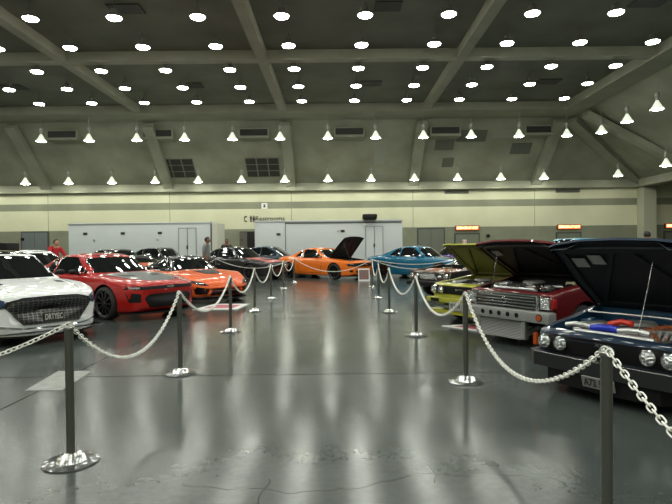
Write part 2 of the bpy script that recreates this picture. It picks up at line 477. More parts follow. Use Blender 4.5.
def round_lamp(c, y, z, r, x=None, m=None):
    if x is None:
        h = c.bvh.ray_cast(Vector((6, y, z)), Vector((-1, 0, 0))); x = h[0].x if h[0] else c.sp['L'] / 2
    b = bmesh.new()
    lathe(b, [(r, -.05), (r, .012), (r * .93, .018), (r * .88, .010)], 24, 'x', (x, y, z))
    o = obj('headlight', b, M['chrome'], c.root)
    b = bmesh.new()
    lathe(b, [(r * .9, .008), (r * .7, .022), (r * .35, .03), (.001, .033)], 20, 'x', (x, y, z))
    obj('lamp_lens', b, m or M['lens'], o)
def hood(c, s0, s1, w0, w1, ang, m, under, hinge='rear', ribs=True, stickers=0, prop=True, edge=None):
    """raised hood: the panel of the body surface from s0 to s1 swung up about its rear edge"""
    X = c.X
    poly = [(X(s0), -w0), (X(s0 - .05), -w0 * .5), (X(s0 - .06), 0), (X(s0 - .05), w0 * .5), (X(s0), w0), (X((s0 + s1) / 2), (w0 + w1) / 2 + .02), (X(s1), w1), (X(s1), -w1), (X((s0 + s1) / 2), -(w0 + w1) / 2 - .02)]
    hp = c.bvh.ray_cast(Vector((X(s1 - .02), 0, 6)), Vector((0, 0, -1)))[0]
    piv = Vector((X(s1), 0, hp.z + .01))
    T = Matrix.Translation(piv) @ Matrix.Rotation(math.radians(-ang), 4, 'Y') @ Matrix.Translation(-piv)
    b = patch_bm(poly, 'top', c.bvh, .12, .004, .035)
    bmesh.ops.transform(b, matrix=T, verts=b.verts)
    h = obj('hood', b, m, c.root, sharp=50)
    k = .965
    cx = X((s0 + s1) / 2)
    pin = [(cx + (x - cx) * k, y * k) for x, y in poly]
    b = patch_bm(pin, 'top', c.bvh, .12, -.024, .012)
    bmesh.ops.transform(b, matrix=T, verts=b.verts)
    l = obj('hood_liner', b, under, h, sharp=50)
    if ribs:
        # inner bracing welded to the underside
        def bar(p, q, wd=.05):
            dx, dy = q[0] - p[0], q[1] - p[1]; ln = math.hypot(dx, dy); nx, ny = -dy / ln * wd / 2, dx / ln * wd / 2
            pl = [(p[0] + nx, p[1] + ny), (q[0] + nx, q[1] + ny), (q[0] - nx, q[1] - ny), (p[0] - nx, p[1] - ny)]
            b = patch_bm(pl, 'top', c.bvh, .15, -.05, -.03)
            bmesh.ops.transform(b, matrix=T, verts=b.verts)
            obj('hood_brace', b, edge or under, h, sharp=50)
        a0, a1 = X(s0 + .07), X(s1 - .07)
        bar((a1, w1 * .88), (a1, -w1 * .88), .07); bar((a0, w0 * .86), (a0, -w0 * .86), .08)
        bar((a0, w0 * .86), (a1, w1 * .88), .06); bar((a0, -w0 * .86), (a1, -w1 * .88), .06)
        bar((a0, w0 * .1), (a1, w1 * .8), .05); bar((a0, -w0 * .1), (a1, -w1 * .8), .05)
    for i in range(stickers):
        yy = -w0 * .78 + i * .20; x0 = X(s0 + .20 - i * .05)
        b = patch_bm([(x0, yy), (x0 - .14, yy), (x0 - .14, yy + .15), (x0, yy + .15)], 'top', c.bvh, .2, -.045, .006)
        bmesh.ops.transform(b, matrix=T, verts=b.verts)
        obj('sticker', b, M['sticker'], h, smooth=False)
    if prop:
        p1 = T @ Vector((X(s0 + .25), -w0 * .8 * prop, c.bvh.ray_cast(Vector((X(s0 + .25), -w0 * .8 * prop, 6)), Vector((0, 0, -1)))[0].z - .04))
        p0 = Vector((X(s0 + .12), -w0 * .75 * prop, c.bvh.ray_cast(Vector((X(s0 + .1), 0, 6)), Vector((0, 0, -1)))[0].z - .10))
        b = bmesh.new(); tube(b, [p0, p0.lerp(p1, .5), p1], .0045, 6); obj('prop_rod', b, M['alloy'], c.root)
    return h
def engine(c, s0, s1, hw, zt, style='v8', seed=1, cols=None):
    """engine bay contents: block, covers, hoses, radiator, battery, strut towers"""
    R = random.Random(seed); X = c.X; root = c.root; cols = cols or ['alu', 'rubber', 'dark']
    xm = X((s0 + s1) / 2); ln = s1 - s0
    b = bmesh.new()
    box(b, xm - ln * .30, xm + ln * .26, -.22, .22, .34, zt - .18, .03)
    box(b, xm - ln * .22, xm + ln * .22, -.14, .14, zt - .2, zt - .09, .03)
    for i in range(6): cyl(b, (xm - ln * .2 + i * ln * .08, -.26, zt - .2), (xm - ln * .2 + i * ln * .08, .26, zt - .2), .018, seg=8)
    lathe(b, [(.001, .0), (.09, 0), (.10, .02), (.09, .04), (.001, .04)], 16, 'x', (xm + ln * .27, .12, zt - .25))
    lathe(b, [(.001, .0), (.07, 0), (.08, .02), (.07, .04), (.001, .04)], 16, 'x', (xm + ln * .27, -.13, zt - .2))
    e = obj('engine', b, M[cols[0]], root)
    for sy in (1, -1):
        b = bmesh.new(); box(b, xm - ln * .24, xm + ln * .2, sy * .2 - .06, sy * .2 + .06, zt - .17, zt - .06, .025)
        for i in range(5): box(b, xm - ln * .2 + i * ln * .09, xm - ln * .2 + i * ln * .09 + .015, sy * .2 - .05, sy * .2 + .05, zt - .062, zt - .048)
        obj('valve_cover', b, M[cols[2 % len(cols)]], e)
    b = bmesh.new()
    lathe(b, [(.001, 0), (.16, 0), (.17, .02), (.17, .06), (.15, .08), (.03, .085), (.001, .09)], 20, 'z', (xm - .02, 0, zt - .10))
    obj('air_filter', b, M['chrome' if style == 'v8' else 'alu'], e)
    # radiator across the front
    b = bmesh.new(); box(b, X(s0 + .10), X(s0 + .05), -hw * .62, hw * .62, .36, zt - .12, .008)
    cyl(b, (X(s0 + .075), -hw * .6, zt - .12), (X(s0 + .075), hw * .6, zt - .12), .03, seg=10)
    obj('radiator', b, M['alu'], root)
    # hoses and intake pipes
    for i, (y0, y1, m, r) in enumerate([(-.30, .28, cols[1 % len(cols)], .035), (.32, -.1, cols[-1], .03), (-.4, -.45, cols[0], .04), (.42, .5, 'rubber', .022), (.1, .5, 'alu', .025)]):
        p0 = Vector((X(s0 + .14), y0, zt - .14)); p1 = Vector((xm - ln * .2 * R.uniform(.2, 1), y1, zt - .12))
        pts = []
        for k in range(9):
            t = k / 8; p = p0.lerp(p1, t); p.z += .05 * math.sin(PI * t) * R.uniform(.7, 1); p.y += .10 * math.sin(2 * PI * t) * (1 if i % 2 else -1)
            pts.append(p)
        b = bmesh.new(); tube(b, pts, r, 10); obj('hose', b, M[m], root)
    for i in range(4):
        y0 = R.uniform(-hw * .7, hw * .7); b = bmesh.new()
        pts = [(X(s0 + .2 + .1 * k * (ln / .9)), y0 + .08 * math.sin(k * 1.3 + i), zt - .12 + .03 * math.sin(k * 2 + i)) for k in range(6)]
        tube(b, pts, .009, 6); obj('wiring', b, M[R.choice(['redhose', 'rubber', 'dark', 'copper'])], root)
    b = bmesh.new(); box(b, xm + .1, xm + .32, hw * .62, hw * .62 + .16, .4, zt - .12, .01); obj('battery', b, M['dark'], root)
    b = bmesh.new(); lathe(b, [(.001, 0), (.07, 0), (.08, -.02), (.08, -.14), (.001, -.14)], 14, 'z', (xm - ln * .3, hw * .70, zt - .03)); obj('coolant_tank', b, M['cream'], root)
    for sy in (1, -1):
        b = bmesh.new(); lathe(b, [(.001, 0), (.04, 0), (.05, -.015), (.12, -.02), (.14, -.3)], 18, 'z', (xm - ln * .12, sy * hw * .86, zt - .05))
        obj('strut_tower', b, c.sp.get('bay_mat', M['under']), root)
    b = bmesh.new(); box(b, X(s1) + .12, X(s0) - .12, -hw * .84, hw * .84, zt - .27, zt - .235, .004, mi=1)
    for i in range(90):
        fx = X(s0 + .16 + R.random() * (ln - .30)); fy = R.uniform(-hw * .82, hw * .82); z0 = zt - R.uniform(.16, .10); q = R.random(); k = R.choice([0, 0, 1, 1, 2, 3])
        if q < .5: box(b, fx - R.uniform(.01, .04), fx + R.uniform(.01, .04), fy - R.uniform(.01, .04), fy + R.uniform(.01, .04), zt - .25, z0 + R.uniform(.0, .05), .004, mi=k)
        else:
            a_ = R.uniform(0, 6.3); l_ = R.uniform(.04, .14); cyl(b, (fx, fy, z0), (fx + l_ * math.cos(a_), fy + l_ * math.sin(a_), z0 + R.uniform(-.02, .04)), R.uniform(.008, .024), seg=8, mi=k)
    obj('engine_fittings', b, [M['chrome'], M['dark'], M[cols[-1]], M['alu']], e)
    b = bmesh.new()
    lathe(b, [(.001, .0), (.05, 0), (.085, .03), (.09, .06), (.06, .09), (.001, .1)], 16, 'y', (xm + ln * .2, -hw * .55, zt - .15))
    obj('turbocharger', b, M[cols[0]], root)

GEN_W = [(0, .66), (.05, .78), (.2, .90), (.6, .975), (1.0, 1), (2.4, .965), (3.7, 1.0), (4.3, .96)]
def muscle(L=4.83, W=1.9, H=1.37, **k):
    sp = dict(L=L, W=W, H=H, wb=2.85, fo=.95, r=.345, rim='black', bow=.20, rbow=.12, ww=.25,
              top=[(0, .62), (.02, .72), (.07, .77), (.30, .82), (1.0, .90), (1.5, .95), (2.4, .92), (3.4, .94), (4.2, 1.02), (L - .18, .98), (L - .04, .85), (L, .6)],
              bot=[(0, .34), (.03, .26), (.12, .19), (.5, .16), (2.4, .17), (4.2, .2), (L - .1, .28), (L, .4)],
              sho=[(0, .58), (.03, .67), (.12, .72), (.6, .80), (1.2, .86), (2.2, .87), (3.5, .90), (4.3, .90), (L - .08, .82), (L, .55)],
              wid=[(0, .64), (.04, .76), (.14, .86), (.4, .94), (.95, 1.0), (1.8, .97), (2.6, .955), (3.8, 1.0), (4.4, .95), (L - .1, .86), (L, .74)],
              cab=dict(s=(1.40, 2.20, 3.15, 4.12), belt=.90, w=(.84, .62), bp=3.0, q=.35), mirror_m=M['dark'])
    for a, b in k.items():
        if a == 'cab': sp['cab'] = dict(sp['cab'], **b)
        else: sp[a] = b
    return sp
def sedan(L=4.85, W=1.86, H=1.46, **k):
    sp = dict(L=L, W=W, H=H, wb=2.8, fo=.95, r=.335, rim='silver', bow=.26, rbow=.14,
              top=[(0, .64), (.02, .75), (.08, .80), (.30, .86), (1.0, .95), (1.4, .98), (2.4, .95), (3.9, 1.0), (4.4, 1.05), (L - .12, 1.0), (L - .03, .85), (L, .6)],
              bot=[(0, .34), (.03, .25), (.12, .19), (.5, .17), (2.4, .19), (4.2, .22), (L - .1, .3), (L, .4)],
              sho=[(0, .60), (.03, .70), (.12, .76), (.6, .84), (1.2, .89), (2.2, .90), (3.5, .95), (4.3, .94), (L - .08, .82), (L, .55)],
              wid=[(0, .64), (.04, .76), (.14, .87), (.4, .95), (.95, 1.0), (1.8, .98), (2.6, .975), (3.8, 1.0), (4.4, .95), (L - .1, .86), (L, .74)],
              cab=dict(s=(1.25, 2.15, 3.3, 4.3), belt=.96, w=(.82, .60), bp=2.65, q=.35))
    for a, b in k.items():
        if a == 'cab': sp['cab'] = dict(sp['cab'], **b)
        else: sp[a] = b
    return sp
def boxy(L=4.1, W=1.64, H=1.38, **k):
    sp = dict(L=L, W=W, H=H, wb=2.45, fo=.75, r=.295, rim='classic', bow=.05, rbow=.05, box=.9, ww=.19,
              top=[(0, .70), (.02, .745), (.08, .765), (.6, .82), (1.25, .89), (2.4, .89), (3.3, .90), (L - .1, .86), (L - .02, .8), (L, .6)],
              bot=[(0, .40), (.02, .37), (.1, .34), (.5, .24), (2.4, .22), (3.6, .26), (L - .1, .3), (L, .36)],
              sho=[(0, .67), (.02, .715), (.08, .735), (.6, .78), (1.25, .84), (2.4, .85), (3.3, .85), (L - .1, .80), (L, .56)],
              wid=[(0, .90), (.03, .93), (.12, .955), (.4, .985), (.95, 1.0), (2.4, .99), (3.5, .98), (L - .1, .95), (L, .90)],
              cab=dict(s=(1.30, 1.85, 3.0, 3.6), belt=.87, w=(.74, .58), bp=2.5, q=.4), mirror=False)
    for a, b in k.items():
        if a == 'cab': sp['cab'] = dict(sp['cab'], **b)
        else: sp[a] = b
    return sp
# ------------------------------------------------------------------ the hall
YW = 40.0; ZB = 9.82; ZP = 10.25; XE = 14.7; XS = 22.3; YE = 33.8; ZF = 5.95; YS = 35.6
# floor: polished, sealed concrete
fm = mat('polished_concrete', (.1, .11, .1), .2, spec=.5)
N, L_, b_ = nodes(fm)
tc = N.new('ShaderNodeTexCoord')
def nz(scale, det, vec=None, dist=0):
    n = N.new('ShaderNodeTexNoise'); n.inputs['Scale'].default_value = scale; n.inputs['Detail'].default_value = det; n.inputs['Distortion'].default_value = dist
    L_.new(vec or tc.outputs['Object'], n.inputs['Vector']); return n
def ramp(inp, stops):
    r = N.new('ShaderNodeValToRGB')
    while len(r.color_ramp.elements) < len(stops): r.color_ramp.elements.new(.5)
    for e, (p, c) in zip(r.color_ramp.elements, stops): e.position = p; e.color = (*c, 1) if len(c) == 3 else c
    L_.new(inp, r.inputs[0]); return r
def mixc(f, a, b, typ='MIX'):
    m = N.new('ShaderNodeMixRGB'); m.blend_type = typ
    if isinstance(f, float): m.inputs[0].default_value = f
    else: L_.new(f, m.inputs[0])
    L_.new(a, m.inputs[1])
    if isinstance(b, tuple): m.inputs[2].default_value = (*b, 1)
    else: L_.new(b, m.inputs[2])
    return m
n1 = nz(.45, 5, dist=.4); n2 = nz(2.6, 3); n3 = nz(18, 2)
base = ramp(n1.outputs['Fac'], [(.3, (.040, .050, .047)), (.55, (.054, .065, .061)), (.75, (.066, .078, .072))])
m2 = mixc(.20, base.outputs[0], ramp(n2.outputs['Fac'], [(.35, (.034, .042, .039)), (.6, (.072, .084, .077))]).outputs[0])
m3 = mixc(.08, m2.outputs[0], ramp(n3.outputs['Fac'], [(.35, (.03, .035, .031)), (.65, (.12, .13, .118))]).outputs[0])
# two wandering hairline cracks, then the joint lines
def crack(axis, pos, amp, scale, wid, lo, hi):
    s = N.new('ShaderNodeSeparateXYZ'); L_.new(tc.outputs['Object'], s.inputs[0])
    o1 = 'X' if axis == 'Y' else 'Y'
    cb = N.new('ShaderNodeCombineXYZ'); L_.new(s.outputs[o1], cb.inputs[0]); cb.inputs[1].default_value = pos * 3
    n = nz(scale, 9, cb.outputs[0])
    a = N.new('ShaderNodeMath'); a.operation = 'MULTIPLY_ADD'; a.inputs[1].default_value = amp; a.inputs[2].default_value = pos - amp / 2; L_.new(n.outputs['Fac'], a.inputs[0])
    df = N.new('ShaderNodeMath'); df.operation = 'SUBTRACT'; L_.new(s.outputs[axis], df.inputs[0]); L_.new(a.outputs[0], df.inputs[1])
    ab = N.new('ShaderNodeMath'); ab.operation = 'ABSOLUTE'; L_.new(df.outputs[0], ab.inputs[0])
    lt = N.new('ShaderNodeMath'); lt.operation = 'LESS_THAN'; lt.inputs[1].default_value = wid; L_.new(ab.outputs[0], lt.inputs[0])
    g1 = N.new('ShaderNodeMath'); g1.operation = 'GREATER_THAN'; g1.inputs[1].default_value = lo; L_.new(s.outputs[o1], g1.inputs[0])
    g2 = N.new('ShaderNodeMath'); g2.operation = 'LESS_THAN'; g2.inputs[1].default_value = hi; L_.new(s.outputs[o1], g2.inputs[0])
    m1 = N.new('ShaderNodeMath'); m1.operation = 'MULTIPLY'; L_.new(lt.outputs[0], m1.inputs[0]); L_.new(g1.outputs[0], m1.inputs[1])
    m2_ = N.new('ShaderNodeMath'); m2_.operation = 'MULTIPLY'; L_.new(m1.outputs[0], m2_.inputs[0]); L_.new(g2.outputs[0], m2_.inputs[1]); return m2_
k1 = crack('Y', 3.45, .9, .8, .0045, -1.0, 1.4); k2 = crack('X', .62, .5, .9, .0035, 3.4, 5.2); k3 = crack('X', -.52, .6, 1.1, .0035, 2.6, 3.5)
mk = N.new('ShaderNodeMath'); mk.operation = 'MAXIMUM'; L_.new(k1.outputs[0], mk.inputs[0]); L_.new(k2.outputs[0], mk.inputs[1])
mk2 = N.new('ShaderNodeMath'); mk2.operation = 'MAXIMUM'; L_.new(mk.outputs[0], mk2.inputs[0]); L_.new(k3.outputs[0], mk2.inputs[1])
m4 = mixc(mk2.outputs[0], m3.outputs[0], (.010, .012, .011))
sx = N.new('ShaderNodeSeparateXYZ'); L_.new(tc.outputs['Object'], sx.inputs[0])
def joint(axis, off, per, wid):
    a = N.new('ShaderNodeMath'); a.operation = 'ADD'; a.inputs[1].default_value = off; L_.new(sx.outputs[axis], a.inputs[0])
    p = N.new('ShaderNodeMath'); p.operation = 'PINGPONG'; p.inputs[1].default_value = per / 2; L_.new(a.outputs[0], p.inputs[0])
    l = N.new('ShaderNodeMath'); l.operation = 'LESS_THAN'; l.inputs[1].default_value = wid; L_.new(p.outputs[0], l.inputs[0]); return l
j1 = joint('Y', 9.0 - 6.32, 9.0, .013); j2 = joint('X', 3.17, 9.0, .010)
mxj = N.new('ShaderNodeMath'); mxj.operation = 'MAXIMUM'; L_.new(j1.outputs[0], mxj.inputs[0]); L_.new(j2.outputs[0], mxj.inputs[1])
m5 = mixc(mxj.outputs[0], m4.outputs[0], (.012, .014, .012))
L_.new(m5.outputs[0], b_.inputs['Base Color'])
rr = N.new('ShaderNodeMapRange'); rr.inputs[1].default_value = .3; rr.inputs[2].default_value = .7; rr.inputs[3].default_value = .155; rr.inputs[4].default_value = .225
L_.new(nz(1.1, 3).outputs['Fac'], rr.inputs[0])
rj = N.new('ShaderNodeMath'); rj.operation = 'MAXIMUM'; L_.new(rr.outputs[0], rj.inputs[0]); L_.new(mxj.outputs[0], rj.inputs[1]); L_.new(rj.outputs[0], b_.inputs['Roughness'])
bp = N.new('ShaderNodeBump'); bp.inputs['Strength'].default_value = .03; bp.inputs['Distance'].default_value = .01
L_.new(nz(5, 2).outputs['Fac'], bp.inputs['Height']); L_.new(bp.outputs[0], b_.inputs['Normal'])
bm = bmesh.new(); box(bm, -45, 34, -16, 41, -.3, 0); struct('floor', bm, fm, smooth=False)

# back wall with painted bands
wm = mat('painted_block_wall', (.5, .5, .35), .7)
N, L_, b_ = nodes(wm); tc = N.new('ShaderNodeTexCoord'); sx = N.new('ShaderNodeSeparateXYZ'); L_.new(tc.outputs['Object'], sx.inputs[0])
mr = N.new('ShaderNodeMath'); mr.operation = 'DIVIDE'; mr.inputs[1].default_value = 10; L_.new(sx.outputs['Z'], mr.inputs[0])
CR, GR, ST = (.60, .60, .41), (.175, .185, .125), (.19, .20, .135)
r = ramp(mr.outputs[0], [(0, GR), (.272, CR), (.421, ST), (.472, CR)]); r.color_ramp.interpolation = 'CONSTANT'
nn = nz(.8, 5); mm = mixc(.10, r.outputs[0], ramp(nn.outputs['Fac'], [(.3, (.2, .2, .14)), (.7, (.7, .7, .5))]).outputs[0])
j = joint('X', 3.27, 9.0, .02); m_ = mixc(j.outputs[0], mm.outputs[0], (.2, .2, .14)); L_.new(m_.outputs[0], b_.inputs['Base Color'])
bm = bmesh.new(); box(bm, -45, 34, YW, YW + .4, 0, 10.6); struct('wall_back', bm, wm, smooth=False)
cm = mat('bare_concrete', (.3, .3, .23), .8)
noise_col(cm, (.24, .245, .175), (.36, .365, .27), .5, 9, .3, .7, bump=.2, bscale=8)
cm2 = mat('concrete_beam', (.3, .3, .24), .75); noise_col(cm2, (.27, .272, .20), (.33, .332, .25), .8, 6, .3, .7)
sm = mat('dark_ceiling_panel', (.12, .12, .09), .85); noise_col(sm, (.125, .13, .095), (.17, .175, .13), .6, 8, .3, .7, bump=.2)
bm = bmesh.new(); box(bm, -45.3, -45, -16, 41, 0, 10.6); struct('wall_left', bm, wm, smooth=False)
bm = bmesh.new(); box(bm, 34, 34.3, -16, 41, 0, 10.6); struct('wall_right', bm, wm, smooth=False)
bm = bmesh.new(); box(bm, -45.3, 34.3, -16.3, -16, 0, 10.6); struct('wall_front', bm, wm, smooth=False)
bm = bmesh.new(); box(bm, -45, XE, -16, YE, ZP, ZP + .3); struct('ceiling', bm, sm, smooth=False)
# sloping soffits: rear, side and the corner wedge
def slab(name, pts, m, t=.2):
    bm = bmesh.new(); a = [bm.verts.new(p) for p in pts]; f = bm.faces.new(a); 
    bmesh.ops.recalc_face_normals(bm, faces=[f])
    if f.normal.z > 0: f.normal_flip()
    n = f.normal.copy(); g = bmesh.ops.extrude_face_region(bm, geom=[f])
    for v in g['geom']:
        if isinstance(v, bmesh.types.BMVert): v.co -= n * t
    return struct(name, bm, m, smooth=False)
YF = YW - .2
slab('ceiling_rear_slope', [(-45, YS, ZB + .05), (XE + .9, YS, ZB + .05), (XS, YF, ZF), (-45, YF, ZF)], cm)
slab('ceiling_side_slope', [(XE + .9, -16, ZB + .05), (XE + .9, YS, ZB + .05), (XS, YF, ZF), (XS, -16, ZF)], cm)
bm = bmesh.new(); box(bm, XS, 34, -16, YF, ZF, ZF + .2); struct('ceiling_side_aisle', bm, cm, smooth=False)
# coffer beams: each one a beam of its own
BX = [XE - 8.97 * k for k in range(0, 7)]
for i, x in enumerate(BX[1:]):
    bm = bmesh.new(); box(bm, x - .22, x + .22, -16, YE, ZB, ZP); struct('trim_%d' % (i + 1), bm, cm2, smooth=False)
for i, y in enumerate((24.5, 15.3, 6.1, -3.1, -12.3)):
    bm = bmesh.new(); box(bm, -45, XE, y - .28, y + .28, ZB + .012, ZP - .01); struct('trim_%d' % (i + 11), bm, cm2, smooth=False)
bm = bmesh.new(); box(bm, -45, XE + .9, YE - .35, YS + .05, ZB - .08, ZP - .01); struct('trim_20', bm, cm2, smooth=False)
bm = bmesh.new(); box(bm, XE - .35, XE + .95, -16, YE - .34, ZB - .08, ZP - .01); struct('trim_21', bm, cm2, smooth=False)
def rib(i, p, q, w=.7, t=.35):
    p = Vector(p); q = Vector(q); d = q - p; s = Vector((d.y, -d.x, 0)).normalized() * w / 2; n = d.cross(s).normalized()
    if n.z > 0: n = -n
    bm = bmesh.new(); quad_slab(bm, [p - s, p + s, q + s, q - s], n, t); struct('trim_%d' % i, bm, cm2, smooth=False)
for i, x in enumerate(BX): rib(30 + i, (x, YS - .1, ZB - .25), (x, YF, ZF + .05))
rib(38, (XE + .9, YS, ZB - .15), (XS, YF, ZF + .05), .8)
for i, y in enumerate((YE - .3, 24.5, 15.3, 6.1)): rib(40 + i, (XE + .9, y, ZB - .25), (XS, y, ZF + .05))
# eaves beam above the wall
bm = bmesh.new(); box(bm, -45, XS + .5, YW - .42, YW, 5.5, 6.05); struct('trim_50', bm, cm, smooth=False)
bm = bmesh.new(); box(bm, XS - .3, XS + .5, -16, YW - .76, 5.5, 6.05); struct('trim_51', bm, cm2, smooth=False)
# round the corner: square column
colm = mat('column_paint', (.42, .42, .31), .7)
bm = bmesh.new(); box(bm, XS - .0, XS + .85, YW - .9, YW - .01, 0, 5.49, .02)
box(bm, XS + .85, XS + .92, YW - .9, YW - .84, 0, 5.4)
struct('trim_52', bm, colm, smooth=False)
# recessed repair patches and ventilation fields on the slope
def slope_pt(x, y, off=0):
    k = (ZF - ZB - .05) / (YF - YS); n = Vector((0, k, -1)).normalized()
    return Vector((x, y, ZB + .05 + k * (y - YS))) + n * off
km = (ZF - ZB - .05) / (YF - YE)
lp = mat('pale_repair_panel', (.32, .33, .26), .8); dp = mat('dark_repair_panel', (.13, .135, .105), .8)
gm = mat('dark_vent_tile', (.035, .037, .03), .7); fr = mat('vent_frame', (.2, .2, .155), .7)
def on_slope(x0, x1, y0, y1, o0, o1):
    bm = bmesh.new(); quad_slab(bm, [slope_pt(x0, y0, o0), slope_pt(x1, y0, o0), slope_pt(x1, y1, o0), slope_pt(x0, y1, o0)], slope_pt(0, 36, 1) - slope_pt(0, 36, 0), o1 - o0); return bm
for n_, (x0, x1) in enumerate(((-12.45, -10.0), (-6.35, -3.95), (-19.6, -17.2))):
    if n_ == 2: continue
    t = thing('ceiling_vent', ['square field of nine dark vent tiles on the sloped ceiling, over the left white trailer', 'square field of nine dark vent tiles on the sloped ceiling, above the restrooms sign'][n_], 'vent', slope_pt((x0 + x1) / 2, 38.2), group=None)
    ti = Matrix.Translation(-t.location)
    bm = on_slope(x0, x1, 37.96, 39.2, -.02, .04); bm.transform(ti); obj('frame', bm, fr, t, smooth=False)
    for i in range(3):
        for j in range(3):
            w = (x1 - x0) / 3; h = 1.24 / 3
            bm = on_slope(x0 + i * w + .05, x0 + (i + 1) * w - .05, 37.96 + j * h + .03, 37.96 + (j + 1) * h - .03, .03, .06); bm.transform(ti)
            obj('vent_tile', bm, gm, t, smooth=False)
for x0, x1, y0, y1, m_ in ((2.75, 3.5, 36.9, 38.5, lp), (2.5, 3.5, 39.1, 39.35, lp), (12.2, 13.6, 37.2, 37.9, dp), (8.3, 10.3, 36.4, 37.1, dp), (6.9, 8.2, 37.0, 37.6, dp), (10.7, 12.3, 36.4, 36.9, lp), (7.6, 8.4, 38.1, 38.7, dp)):
    o = obj('ceiling_panel', on_slope(x0, x1, y0, y1, -.01, .015), m_, None, smooth=False); tag(o, None, None, kind='structure')
# air supply boxes
louv = slat_mat('louvre', (.006, .006, .005), (.03, .03, .025), 7, 'x')
names = ['far left', 'second from the left', 'third from the left', 'fourth from the left', 'fifth from the left', 'far right']
for i, (px, lab) in enumerate(zip((66, 161, 256.5, 351.5, 447, 541), ['slotted grey air diffuser box, leftmost in the row under the ceiling edge beam', 'slotted grey air diffuser box above the left field of nine vent tiles', 'slotted grey air diffuser box above the right field of nine vent tiles', 'slotted grey air diffuser box above the roof unit of the right trailer', 'slotted grey air diffuser box, second from the right in the row under the beam', 'slotted grey air diffuser box, rightmost in the row under the beam'])):
    x = (px - 337) * 36.1 / 540
    t = thing('air_diffuser', lab, 'vent', (x, 36.05, 8.63), 0, None)
    bm = bmesh.new(); prism(bm, [(-.1, 0), (-.1, .68), (.10, .68), (.80, .0)], -1.02, 1.02, mtx=Matrix(((0, 0, 1, 0), (1, 0, 0, 0), (0, 1, 0, 0), (0, 0, 0, 1)))); obj('housing', bm, cm2, t, smooth=False)
    bm = bmesh.new(); box(bm, -.92, .92, -.13, -.08, .18, .60); obj('louvre', bm, louv, t, smooth=False)
    bm = bmesh.new(); box(bm, -1.02, 1.02, -.2, -.1, .02, .08); box(bm, -1.0, 1.0, -.15, -.1, .63, .68); obj('rim', bm, cm2, t, smooth=False)
# wall grilles high on the cream band
for px, lab in ((457, 'flat dark wall grille above the left lit exit sign'), (568, 'flat dark wall grille above the right lit exit sign')):
    x = (px - 336) * YW / 540; t = thing('wall_grille', lab, 'vent', (x, YW - .03, 5.18))
    bm = bmesh.new(); box(bm, -.9, .9, 0, .03, 0, .26); obj('frame', bm, fr, t, smooth=False)
    bm = bmesh.new(); box(bm, -.85, .85, -.015, 0, .03, .23); obj('slats', bm, slat_mat('slats', (.05, .05, .04), (.12, .12, .09), 12, 'x'), t, smooth=False)
# square dark hatches in the flat ceiling
for (x, y, w, d, lab) in ((-7.6, 19.9, 1.2, .8, 'dark hatch in the flat ceiling at the photo\'s top edge, left of the aisle'), (2.0, 19.9, 1.0, .8, 'dark hatch in the flat ceiling at the photo\'s top edge, right of the middle'), (11.5, 19.8, 1.2, .8, 'dark hatch in the flat ceiling at the photo\'s top right'), (-17.4, 29.4, 1.2, .9, 'small dark hatch in the far ceiling rows, near the photo\'s left edge'), (-7.7, 29.4, 1.2, .9, 'small dark hatch in the far ceiling rows, left of the middle'), (1.95, 29.4, 1.2, .9, 'small dark hatch in the far ceiling rows, at the middle'), (11.6, 29.4, 1.2, .9, 'small dark hatch in the far ceiling rows, at right')):
    bm = bmesh.new(); box(bm, x - w / 2, x + w / 2, y - d / 2, y + d / 2, ZP - .05, ZP); tag(obj('ceiling_hatch', bm, gm, smooth=False), lab, 'hatch')
# doors in the back wall
dm = mat('grey_blue_door', (.13, .15, .15), .5); dg = mat('grey_green_door', (.15, .165, .12), .5); drk = mat('dark_opening', (.01, .01, .01), .9)
def door(n, px, w, h, m):
    x = (px - 336) * YW / 540
    bm = bmesh.new(); box(bm, x - w / 2 - .08, x + w / 2 + .08, YW - .05, YW, 0, h + .08); d = struct('door_%d' % n, bm, mat('door_frame', (.05, .055, .045), .5), smooth=False)
    for s in (-1, 1):
        bm = bmesh.new(); box(bm, x + (s - 1) * w / 4 + .012, x + (s + 1) * w / 4 - .012, YW - .09, YW - .04, .02, h - .02, .004); f = obj('door_leaf', bm, m, d, smooth=False)
        bm = bmesh.new(); box(bm, x + s * .1 - .02, x + s * .1 + .02, YW - .14, YW - .09, .95, 1.15); obj('door_handle', bm, M['steel'], f, smooth=False)
    return x, d
door(1, 35.5, 1.9, 2.65, dm)
door(2, 431, 1.9, 2.6, mat('dull_green_panel', (.13, .14, .11), .6))
nm = mat('notice_white', (.75, .6, .6), .6)
sg_r = mat('lit_sign_red', (.4, .08, .02), .5, emit=(1, .22, .07), es=.9); sg_y = mat('lit_sign_letters', (1, .8, .4), .5, emit=(1, .72, .35), es=2.2)
RX = Matrix.Rotation(PI / 2, 4, 'X')
